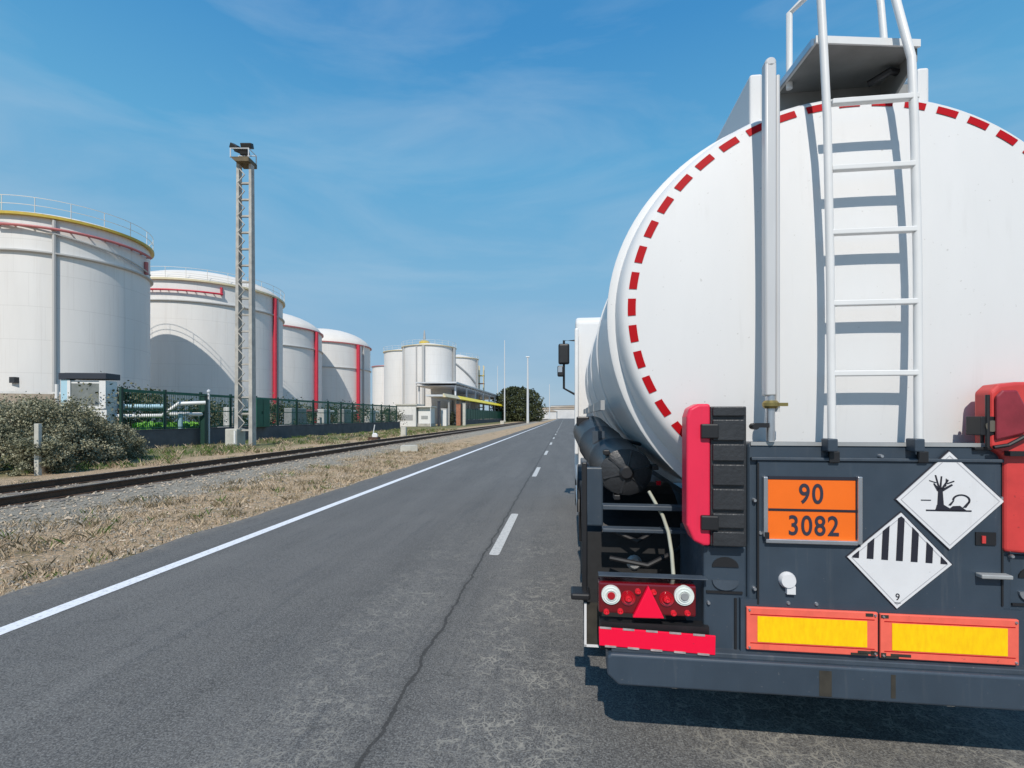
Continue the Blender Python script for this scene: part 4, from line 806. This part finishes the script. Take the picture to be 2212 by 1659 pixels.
# ------------------------------------------------------------ dark wall and green fence
WX = -21.5
def wallfence(y0, y1, name_lbl, X, wh, fh, bay, lab_w, lab_f, solid=False):
    mb = MB(); mb.box(X - .15, X + .15, y0, y1, -.2, wh); w = mb.build('boundary_wall', 'darkwall' , bevel=.02); tag(w, lab_w, 'wall')
    mb = MB(); mb.box(X - .17, X + .17, y0, y1, wh + .002, wh + .05); mb.build('coping', 'conc' if solid else 'darkwall', w)
    fe = empty('mesh_fence', (X, y0, wh), 0, lab_f, 'fence')
    n = int((y1 - y0) / bay); pm = pn = None
    for k in range(n + 1):
        if pm is None:
            mb = MB(); mb.box(-.06, .06, -.06, .06, .05, fh + .12); o = mb.build('post', 'greenpost', fe); pm = o.data
        else: o = bpy.data.objects.new('post', pm); col.objects.link(o); o.parent = fe
        o.location = (0, k * bay, 0)
        if k == n: break
        if pn is None:
            mb = MB(); L_ = bay - .12
            if solid: mb.box(-.02, .02, .07, L_ + .05, .12, fh)
            else:
                m_ = int(L_ / .13)
                for i in range(m_ + 1): y = .06 + i * L_ / m_; mb.box(-.008, .008, y - .009, y + .009, .08, fh)
                for z in (.1, fh * .5, fh - .03): mb.box(.011, .03, .06, .06 + L_, z, z + .06)
                mb.box(.011, .05, .06, .06 + L_, fh - .12, fh + .02)
            o = mb.build('mesh_panel', 'greenfence', fe); pn = o.data
        else: o = bpy.data.objects.new('mesh_panel', pn); col.objects.link(o); o.parent = fe
        o.location = (0, k * bay, 0)
    return fe
yA = at(262, onX(262, WX)).y; yB = at(862, onX(862, WX)).y
wallfence(yA, yB, '', WX, .88, 2.05, 2.6, 'low dark stained wall between the rails and the storage tanks', 'dark green mesh fence standing on the low dark wall')
wallfence(98, 215, '', -20.4, .9, 2.3, 3.0, 'far grey low wall beneath the solid green fence', 'far solid green fence below the yellow canopy', True)
# solid green panel cabinet in the fence line and odd posts
def placed(u, X): D = onX(u, X); return D, at(u, D)
D, p = placed(566, WX + .35); cbn = empty('green_cabinet', (p.x, p.y, .88), 0, 'solid green metal cabinet against the mesh fence beside the floodlight tower', 'cabinet')
mb = MB(); mb.box(-.25, .1, -.75, .75, 0, 2.0); bd = mb.build('body', 'greenfence', cbn, bevel=.02); mb = MB(); mb.box(.101, .115, -.01, .01, .05, 1.95); mb.box(.101, .14, -.12, -.08, .9, 1.1); mb.build('door_seam', 'greenpost', cbn)
D, p = placed(441, WX + .5); mb = MB(); mb.box(-.13, .13, -.13, .13, -.1, zat(856, D)); mb.box(-.17, .17, -.17, .17, zat(856, D), zat(856, D) + .06); o = mb.build('gate_post', 'greenpost'); o.location = (p.x, p.y, 0); tag(o, 'black square gate post in front of the mesh fence', 'post')
D, p = placed(451, WX + .45); mb = MB(); mb.tube([(0, 0, 0), (0, 0, zat(848, D))], .06, 10); mb.lathe([(.06, 0), (.10, .01), (.10, .12), (.03, .18)], 12, (0, 0, zat(848, D))); o = mb.build('slim_post', 'polemet'); o.location = (p.x, p.y, 0); tag(o, 'slim pale post right beside the black gate post', 'post')
D = 13.6; p = at(82, D); mb = MB(); mb.box(-.07, .07, -.05, .05, -.1, zat(915, D)); o = mb.build('marker_post', 'concpale', bevel=.012); o.location = (p.x, p.y, 0); tag(o, 'thin grey concrete post in front of the bushes beside the track', 'post')

# ------------------------------------------------------------ floodlight tower
D = 27.2; p = at(530, D); ft = empty('floodlight_tower', (p.x, p.y, 0), YAW, 'tall concrete lattice floodlight tower with black lamps on top', 'floodlight tower')
zt_ = zat(352, D); sx = .40
mb = MB()
for dx in (-sx, sx):
    w0 = .10; mb.add([(dx - w0, -.22, 0), (dx + w0, -.22, 0), (dx + w0, .22, 0), (dx - w0, .22, 0), (dx * .86 - .07, -.16, zt_), (dx * .86 + .07, -.16, zt_), (dx * .86 + .07, .16, zt_), (dx * .86 - .07, .16, zt_)],
        [(0, 3, 2, 1), (4, 5, 6, 7), (0, 1, 5, 4), (1, 2, 6, 5), (2, 3, 7, 6), (3, 0, 4, 7)])
mb.build('upright', 'conc', ft)
z = .8
while z < zt_ - .4:
    mb = MB(); mb.box(-sx + .08, sx - .08, -.07, .07, z, z + .09); z += .92; mb.build('cross_piece', 'conc', ft)
mb = MB(); z = .8
while z < zt_ - 1: mb.tube([(-sx * .9, -.16, z), (sx * .1, -.16, z + .46), (-sx * .9, -.16, z + .92)], .035, 6); z += .92
mb.build('lattice_bracing', 'conc', ft)
mb = MB(); mb.box(-.85, -.2, -.5, .4, -.1, zat(926, D)); mb.build('base_block', 'concpale', ft, bevel=.04)
mb = MB(); mb.box(-.34, -.24, -.56, -.501, -.1, zat(930, D)); mb.build('base_stripe', 'white2', ft)
mb = MB(); mb.prism_xz([(-.60, zt_ + .12), (-.32, zt_ - .12), (.42, zt_ - .12), (.42, zt_ + .12)], -.45, .45); mb.build('platform', mat('rusty_platform', (0.16, 0.12, 0.06), .7, 0, .5, 5), ft)
mb = MB()
for dx, dy in ((-.6, -.4), (.4, -.4), (-.6, .4), (.4, .4)): mb.tube([(dx, dy, zt_ + .1), (dx, dy, zt_ + .62)], .035, 6)
mb.tube([(-.6, -.4, zt_ + .6), (.4, -.4, zt_ + .6), (.4, .4, zt_ + .6), (-.6, .4, zt_ + .6)], .03, 6); mb.tube([(0.05, 0, zt_), (.05, 0, zt_ + 1.0)], .05, 8); mb.build('top_frame', 'polemet', ft)
for (dx, dz, wx, tl) in ((-.50, .80, .22, .5), (-.22, .60, .24, .4), (.04, .50, .22, -.1), (.18, .86, .30, .0)):
    mb = MB(); mb.box(-wx, wx, -.16, .16, -.14, .14); lo = mb.build('floodlight', 'black', ft, bevel=.03); lo.location = (dx, -.15, zt_ + dz); lo.rotation_euler = (R(20), tl, 0)
    m2 = MB(); m2.box(-wx * .85, wx * .85, -.17, -.161, -.10, .10); m2.build('lamp_glass', 'glass', lo)

# ------------------------------------------------------------ foliage
def leaves(name, base, rx, ry, h, n, mats, label, cat, leaf=.05, group=None, clumps=26, trunk=True, low=0.0, wts=(1, 1), trunkh=None, spread=.26, flat=1.0):
    root = empty(name, base, 0, label, cat, group); mb = MB(); cl = []
    for _ in range(clumps):
        a = random.uniform(0, 6.28); q = math.sqrt(random.random()) * .85; zz = low + (1 - low) * (random.random() ** .8) * .86
        wz = math.sqrt(max(0, 1 - ((zz - .35) / .72) ** 2)); cl.append((math.cos(a) * q * rx * wz, math.sin(a) * q * ry * wz, zz * h, random.uniform(.6, 1.25), random.choices(range(len(mats)), wts)[0]))
    for _ in range(n):
        c = random.choice(cl); s = spread * min(rx, ry, h) * c[3]
        x, y, z = c[0] + random.gauss(0, s), c[1] + random.gauss(0, s), max(.02, c[2] + random.gauss(0, s * .8 * flat))
        d = Vector((random.gauss(0, 1), random.gauss(0, 1), random.gauss(.2, .8))).normalized(); u = d.orthogonal().normalized()
        u = Matrix.Rotation(random.uniform(0, 6.28), 3, d) @ u; l = leaf * random.uniform(.6, 1.5); w = u * l * .32; e = d.cross(u).normalized() * l; P_ = Vector((x, y, z))
        mb.add([P_ - e * .5, P_ + w, P_ + e * .5, P_ - w], [(0, 1, 2, 3)], c[4] if random.random() < .75 else random.randrange(len(mats)))
    for _ in range(int(rx * 34) if not trunk else 0):
        c = random.choice(cl); bx_, by_, bz_ = c[0], c[1], c[2]; ln_ = random.uniform(.25, .6) * min(1, h * .5); ax_, ay_ = random.gauss(0, .45), random.gauss(0, .45)
        for q in range(16):
            f_ = q / 15; P_ = Vector((bx_ + ax_ * ln_ * f_, by_ + ay_ * ln_ * f_, bz_ + ln_ * (f_ - .25 * f_ * f_)))
            d = Vector((random.gauss(0, 1), random.gauss(0, 1), random.gauss(0, .6))).normalized(); u = d.orthogonal().normalized(); l = leaf * random.uniform(.6, 1.1); e = d.cross(u).normalized() * l; P_ += d * l * .4
            mb.add([P_ - e * .5, P_ + u * l * .25, P_ + e * .5, P_ - u * l * .25], [(0, 1, 2, 3)], c[4])
    mb.build('crown', mats, root)
    tr_ = MB(); th = trunkh or h * .55
    for c in cl[:14]: tr_.tube([(c[0] * .08, c[1] * .08, -.05), (c[0] * .3, c[1] * .3, th * .45), (c[0] * .8, c[1] * .8, max(.1, c[2] * .92))], [.028 * h, .018 * h, .006 * h], 5)
    tr_.build('trunk' if trunk else 'stems', 'twig', root); return root
SH = 'grey green bushes between the track and the wall'
for (u, D, rx, h, lab, w) in ((-20, 14.5, 1.5, 2.15, 'grey-green bush cut by the left edge of the picture', (3, 2)), (55, 15.2, 1.6, 2.35, 'tallest olive bush behind the thin grey post', (4, 2)),
        (125, 15.8, 1.4, 2.4, 'wide olive bush just right of the thin grey post', (4, 2)), (180, 16.6, 1.3, 1.9, 'bush in front of the kiosk with the dark roof edge', (3, 3)),
        (214, 17.5, 1.2, 1.6, 'lower dark bush near the start of the dark wall', (1, 3)), (252, 19.0, 1.1, 1.25, 'smallest dark bush leaning toward the dark wall', (1, 4)), (95, 14.0, .9, 1.1, 'low dark bush at the foot of the thin grey post', (1, 4))):
    q = at(u, D); leaves('bush', (q.x, q.y, -.05), rx, rx * .9, h, 12000, ['leafa', 'leafb'], lab, 'bush', .06, SH, 60, False, wts=w, spread=.12)
for i, (u, D, h, lab) in enumerate(((-30, 21, 2.7, 'pale feathery bush at the left edge against the big tank'), (60, 22, 2.75, 'pale feathery bush below the beige wall of the big tank'), (150, 22.5, 2.3, 'pale feathery bush under the blue column'))):
    q = at(u, D); leaves('bush', (q.x, q.y, -.05), 1.9, 1.6, h, 5000, ['leafa', 'straw2'], lab, 'bush', .08, SH, 50, False, wts=(4, 1), spread=.12)
# growth behind the mesh fence
BH = 'dark shrubs behind the mesh fence'
for i, (u, lab) in enumerate(((300, 'dark shrub behind the fence left of the gate post'), (480, 'dark shrub behind the fence left of the floodlight tower'), (610, 'dark shrub behind the fence right of the green cabinet'),
        (690, 'dark shrub behind the fence below the third tank'), (760, 'dark shrub behind the fence below the fourth tank'), (830, 'dark shrub behind the last bays of the mesh fence'))):
    D, q = placed(u, WX - 3.2); leaves('shrub', (q.x, q.y, 0), 2.4, 3.2, 2.9 if i else 3.4, 3500, ['leafdk', 'leafb'], lab, 'shrub', .16, BH, 30, False, wts=(2, 1), spread=.2)
# pines in the distance
tr0 = empty('pine_tree', at(1118, 165), 0, 'broad dark umbrella-shaped tree behind the yellow canopy', 'tree')
mb = MB(); rx = 9.3; hh = zat(837, 165)
for _ in range(16000):
    a = random.uniform(0, 6.28); zz = random.random(); wz = math.sqrt(max(0, 1 - ((zz - .25) / .76) ** 2.4)) if zz > .25 else 1 - (.25 - zz) * .5
    q = random.random() ** .45; P_ = Vector((math.cos(a) * rx * q * wz, math.sin(a) * rx * q * wz, hh * zz))
    P_ += Vector((noise.noise(P_ * .5), noise.noise(P_ * .5 + Vector((9, 0, 0))), noise.noise(P_ * .5 + Vector((0, 9, 0))))) * 1.6
    d = Vector((random.gauss(0, 1), random.gauss(0, 1), random.gauss(.4, .8))).normalized(); u_ = d.orthogonal().normalized(); l = random.uniform(.3, .7); e = d.cross(u_) * l
    mb.add([P_ - e * .5, P_ + u_ * l * .45, P_ + e * .5, P_ - u_ * l * .45], [(0, 1, 2, 3)], 0 if noise.noise(P_ * .35) < .12 else 1)
mb.build('crown', ['leafdk', 'leafdk2'], tr0); mb = MB(); mb.tube([(0, 0, -.1), (.2, 0, 4), (0, .3, hh * .7)], [.7, .5, .25], 10); mb.build('trunk', 'twig', tr0)

# ------------------------------------------------------------ kiosk, column, pipes behind the fence
D = 26.5; p = at(207, D); ks = empty('kiosk', (p.x, p.y, 0), YAW + .1, 'small white kiosk with a dark flat roof edge above the bushes', 'kiosk')
zr = zat(808, D); mb = MB(); mb.box(-.95, .95, -.6, .2, 0, zr - .4); mb.build('wall', 'white2', ks)
mb = MB(); mb.box(-1.02, 1.02, -.75, .35, zr - .32, zr); mb.build('roof', 'dkroof', ks, bevel=.02)
mb = MB(); mb.box(-.8, .62, -.61, -.602, zr - 1.75, zr - .55); wn = mb.build('window', mat('dusty_window', (0.22, 0.24, 0.23), .3, 0, .3, 3), ks); mb = MB()
for (a, b, c, d) in ((-.95, -.8, zr - 1.9, zr - .4), (.62, .94, zr - 1.9, zr - .4), (-.8, .62, zr - 1.9, zr - 1.76)): mb.box(a, b, -.66, -.603, c, d)
mb.build('window_frame', 'white2', wn)
p = at(146, D - .5); zc_ = zat(808, D); bc = empty('signal_column', (p.x, p.y, 0), YAW, 'pale blue column with a dark cap left of the kiosk', 'column')
mb = MB(); mb.box(-.22, .26, -.15, .15, 0, zc_ - .35); mb.build('body', 'skyblue', bc); mb = MB(); mb.box(-.30, .28, -.2, .2, zc_ - .349, zc_); mb.build('cap', 'dkroof', bc)
p = at(123, D); mb = MB(); mb.tube([(0, 0, 0), (0, 0, zat(830, D))], .09, 8); o = mb.build('white_post', 'white2'); o.location = (p.x, p.y, 0); tag(o, 'white post rising from the bushes left of the pale blue column', 'post')
# bund wall
a = at(-120, 29); b = at(262, 32.5); zz = zat(850, 30); mb = MB(); v = (b - a).normalized(); nrm = Vector((-v.y, v.x, 0)) * .3
vs = []
for (P_, q) in ((a, 0), (b, 0)): vs += [P_ - nrm, P_ + nrm]
mb.add([(q.x, q.y, -.1) for q in vs] + [(q.x, q.y, zz) for q in vs], [(0, 2, 6, 4), (2, 3, 7, 6), (3, 1, 5, 7), (1, 0, 4, 5), (4, 6, 7, 5)]); o = mb.build('bund_wall', 'bund'); tag(o, 'beige containment wall in front of the largest tank', 'wall')
mb = MB(); mb.add([(q.x, q.y, zz + .002) for q in vs] + [(q.x, q.y, zz + .14) for q in vs], [(0, 2, 6, 4), (2, 3, 7, 6), (3, 1, 5, 7), (1, 0, 4, 5), (4, 6, 7, 5)]); mb.build('coping', 'grimewhite', o)
# white pipework
pr_ = empty('pipework', (0, 0, 0), 0, 'white process pipes stepping up behind the mesh fence left of the gate post', 'pipes')
def wpipe(seq, r, m_, nm):
    pts = [at(u, D, zat(v, D)) for u, v, D in seq]; mb = MB(); mb.tube(pts, r, 10); mb.build(nm, m_, pr_, smooth=True)
wpipe([(252, 878, 27.0), (358, 878, 27.5)], .13, 'skyblue', 'blue_pipe'); wpipe([(245, 899, 26.6), (350, 898, 27), (386, 872, 27.3), (444, 870, 28)], .11, 'white2', 'white_pipe')
wpipe([(365, 895, 27.5), (444, 895, 28.5)], .11, 'white2', 'white_pipe'); wpipe([(390, 930, 27.7), (390, 893, 27.7)], .12, 'skyblue', 'pipe_riser')
# lime hedge on wall top
D0, q0 = placed(300, WX - .8); D1, q1 = placed(424, WX - .8)
hg = MB()
for _ in range(3000):
    y = random.uniform(q0.y, q1.y); P_ = Vector((WX - .8 + random.gauss(0, .18), y, random.uniform(.6, zat(914, D1) + random.gauss(0, .03))))
    d = Vector((random.gauss(0, 1), random.gauss(0, 1), random.gauss(.5, .8))).normalized(); u_ = d.orthogonal(); l = random.uniform(.07, .14); e = d.cross(u_) * l
    hg.add([P_ - e, P_ + u_ * l * .6, P_ + e, P_ - u_ * l * .6], [(0, 1, 2, 3)])
tag(hg.build('hedge', 'lime'), 'bright lime green clipped hedge just behind the low dark wall', 'hedge')
# plant clutter behind the mesh fence
for i, (u, w_, v0, m_, lab) in enumerate(((505, 1.0, 880, 'grimewhite', 'pale pump box behind the fence left of the floodlight tower'), (640, 2.2, 882, 'steelgrey', 'grey equipment skid behind the fence below the third tank'),
        (700, 1.2, 884, 'grimewhite', 'pale equipment box behind the fence between third and fourth tanks'), (745, 1.6, 884, 'steelgrey', 'grey equipment skid behind the fence below the fourth tank'), (800, 1.6, 886, 'grimewhite', 'pale equipment box near the far end of the mesh fence'))):
    D, q = placed(u, WX - 1.6); e_ = empty('pump_unit', (q.x, q.y, 0), 0, lab, 'pump', 'pumps behind the fence')
    mb = MB(); mb.box(-.5, .5, -w_, w_, 0, .9); mb.build('base', 'steelgrey', e_, bevel=.03); mb = MB(); mb.box(-.35, .35, -w_ * .6, w_ * .5, .901, zat(v0, D)); mb.build('casing', m_, e_, bevel=.05)
    mb = MB(); mb.tube([(0, w_ * .7, .9), (0, w_ * .7, zat(v0, D) - .2), (0, w_ * 1.6, zat(v0, D) - .2)], .12, 8); mb.build('pipe', 'pinkpipe' if i == 1 else 'white2', e_)

# ------------------------------------------------------------ loading canopies
cx0 = empty('yellow_canopy', (-23.3, 88, 0), 0, 'long canopy with a yellow band along the roadside', 'canopy')
mb = MB(); mb.box(-2.4, 2.4, 0, 92, 5.35, 5.7); mb.build('roof', 'canopy', cx0)
mb = MB(); mb.prism_xz([(2.405, 4.95), (3.0, 4.95), (3.0, 5.05), (2.41, 5.72)], 6, 92); mb.build('yellow_band', 'yband', cx0)  # fascia shaped with an upward slope so the yellow catches sun and looks brighter
mb = MB(); mb.prism_xz([(2.405, 4.98), (2.95, 4.98), (2.95, 5.05), (2.41, 5.66)], -6, 5.98); mb.build('faded_band', 'cream', cx0)
for k in range(10):
    mb = MB(); mb.box(1.6, 1.9, 1 + k * 9.8, 1.3 + k * 9.8, 0, 5.34); mb.build('column', 'steelgrey', cx0)
for k in range(3): mb = MB(); mb.box(1.0, 1.5, 20 + 6 * k, 20.6 + 6 * k, 0, 3.2); mb.build('dark_bay', 'dkroof', cx0)
c2 = empty('grey_canopy', (-26.6, 99, 0), 0, 'higher grey flat canopy on steel trusses behind the yellow-banded canopy', 'canopy')
mb = MB(); mb.box(-4.2, 4.5, -1, 12, 8.5, 8.78); mb.build('roof', 'canopy', c2); mb = MB(); mb.box(2.3, 4.5, 12.01, 84, 8.5, 8.77); mb.build('roof_extension', 'canopy', c2); mb = MB(); mb.box(-4.6, 4.1, .2, 83.6, 8.0, 8.1); 
for k in range(22): mb.tube([(4.0, k * 3.9, 8.02), (4.0, k * 3.9 + 1.95, 8.5), (4.0, k * 3.9 + 3.9, 8.02)], .06, 5)
mb.build('truss', 'polemet', c2)
for k in range(8):
    for dx in ((-3.9, 3.9) if k < 1 else (3.9,)): mb = MB(); mb.box(dx - .15, dx + .15, .5 + k * 11.5, .8 + k * 11.5, 0, 8.0); mb.build('column', 'polemet', c2)
# gatehouse clutter
p = at(884, 80); gh = empty('gatehouse', (p.x, p.y, 0), 0, 'small white gatehouse at the end of the mesh fence', 'building')
mb = MB(); mb.box(-1.6, 1.6, -1.5, 2.5, 0, zat(876, 80)); mb.build('wall', 'grimewhite', gh); mb = MB(); mb.box(-1.8, 1.8, -1.7, 2.7, zat(876, 80) + .002, zat(876, 80) + .2); mb.build('roof', 'concpale', gh)
mb = MB(); mb.box(-1.1, 1.1, -1.53, -1.502, 1.0, 1.9); mb.build('window', 'steelgrey', gh)
p = at(921, 80); wb_ = empty('weighing_booth', (p.x, p.y, 0), 0, 'low white booth with posts between the gatehouse and the dark pillar', 'booth')
mb = MB(); mb.box(-1.0, 1.0, -1.2, 1.6, .45, zat(880, 80)); mb.build('wall', 'white2', wb_, bevel=.05); mb = MB(); mb.box(-1.1, 1.1, -1.3, 1.7, 0, .449); mb.build('plinth', 'conc', wb_)
mb = MB(); mb.box(-.5, .6, -1.23, -1.202, 1.2, 1.75); mb.build('window', 'steelgrey', wb_)
mb = MB(); mb.box(-1.5, 1.3, -1.8, 1.9, zat(880, 80) + .002, zat(880, 80) + .18); mb.build('roof', 'roofw', wb_)
for dx in (-1.4, 1.2): mb = MB(); mb.box(dx - .05, dx + .05, -1.75, -1.65, 0, zat(880, 80)); mb.build('post', 'polemet', wb_)
for (u, D, w_, v0, m_, nm, lab, cat) in ((948, 82, .35, 868, 'dkroof', 'fuel_pillar', 'dark narrow pillar right of the white van', 'pillar'), (960, 84, .9, 884, 'white2', 'white_cabinet', 'bright white cabinet beside the dark pillar', 'cabinet'),
        (991, 88, .8, 874, 'brick', 'brick_pillar', 'orange brick pillar left of the far green fence', 'pillar'), (1003, 88, .5, 872, 'concpale', 'gate_pillar', 'pale gate pillar right of the brick pillar', 'pillar')):
    q = at(u, D); mb = MB(); h_ = zat(v0, D); mb.box(-w_ / 2, w_ / 2, -w_ / 2, w_ / 2, 0, h_); mb.box(-w_ / 2 - .06, w_ / 2 + .06, -w_ / 2 - .06, w_ / 2 + .06, h_ + .002, h_ + .1); o = mb.build(nm, m_); o.location = q; tag(o, lab, cat)
q = at(975, 92); o = leaves('shrub', (q.x, q.y, 0), 1.6, 1.6, 2.2, 1500, ['leafdk', 'leafb'], 'dark shrub between white cabinet and brick pillar', 'shrub', .2, None, 14, False)
# street lamps, masts
def pole(u, D, vtop, r, head, name, lab, cat, m_='polemet', group=None):
    q = at(u, D); e_ = empty(name, (q.x, q.y, 0), 0, lab, cat, group); zt2 = zat(vtop, D); mb = MB(); mb.tube([(0, 0, -.1), (0, 0, zt2 * .5), (0, 0, zt2)], [r, r * .8, r * .5], 8); mb.build('pole', m_, e_)
    if head: mb = MB(); mb.box(-.45, .45, -.25, .25, zt2, zt2 + .22); mb.build('lamp_head', 'white2', e_, bevel=.05)
    mb = MB(); mb.box(-.3, .3, -.3, .3, -.1, .5); mb.build('base', 'concpale', e_); return e_
pole(1140, 120, 772, .32, True, 'street_lamp', 'white lamp post standing in front of the dark umbrella tree', 'street lamp')
pole(1090, 150, 735, .22, False, 'mast', 'thin tall mast rising left of the white lamp post', 'mast')
pole(1187, 300, 830, .3, False, 'mast', 'far faint mast right of the dark umbrella tree', 'mast')
pole(1075, 210, 790, .2, False, 'mast', 'short faint mast above the left side of the dark umbrella tree', 'mast')
# far buildings
for i, (u, D, wd, v0, m_, lab) in enumerate(((1205, 420, 34, 884, 'farwall', 'low pale warehouse at the end of the road'), (1188, 330, 9, 889, 'farwall', 'small white shed at the far end of the verge'), (1230, 520, 60, 880, 'farroof', 'long beige building on the horizon behind the truck cab'), (1330, 600, 160, 876, 'farwall', 'wide grey shed hidden beyond the truck'))):
    q = at(u, D); e_ = empty('warehouse', (q.x, q.y, 0), 0, lab, 'building', 'far low buildings'); h_ = zat(v0, D)
    mb = MB(); mb.box(-wd / 2, wd / 2, 0, 30, 0, h_); mb.build('wall', m_, e_); mb = MB(); mb.prism_xz([(-wd / 2 - .5, h_ + .01), (wd / 2 + .5, h_ + .01), (0, h_ + 1.5)], -.5, 30.5); mb.build('roof', 'farroof', e_)
# trackside odds
D = onX(808, -12.9); q = at(808, D); sw = empty('switch_lever', (q.x, q.y, 0), 0, 'railway switch lever with a white weight beside the far rail', 'switch lever')
mb = MB(); mb.box(-.35, .35, -.25, .25, -.05, .22); mb.build('base', 'rust', sw); mb = MB(); mb.tube([(-.1, 0, .2), (.05, 0, 1.05)], .035, 8); mb.build('lever', 'polemet', sw)
mb = MB(); mb.lathe_y([(.16, -.08), (.2, -.04), (.2, .04), (.16, .08)], 18, (.1, -.1, .30)); mb.build('weight', 'white2', sw)
q = at(872, onX(872, -13.2)); mb = MB(); mb.box(-.22, .22, -.15, .15, -.05, .75); o = mb.build('kilometre_stone', 'concpale', bevel=.04); o.location = q; tag(o, 'pale marker stone by the far rail near the gateway', 'marker stone')
q = at(886, onX(886, -7.3)); mb = MB(); mb.box(-.45, .35, -.22, .22, -.06, .20); mb.prism_xz([(-.45, .201), (.35, .201), (.30, .25), (-.38, .24)], -.2, .2); o = mb.build('concrete_block', 'concpale', bevel=.03); o.location = q; o.rotation_euler = (0, 0, .3); tag(o, 'pale concrete block lying on the verge between track and road', 'block')
q = at(1085, onX(1085, -13.5)); mb = MB(); mb.box(-.4, .4, -.4, .4, -.05, .7); o = mb.build('marker_block', 'concpale', bevel=.03); o.location = q; tag(o, 'pale block on the grass below the far green fence', 'block')
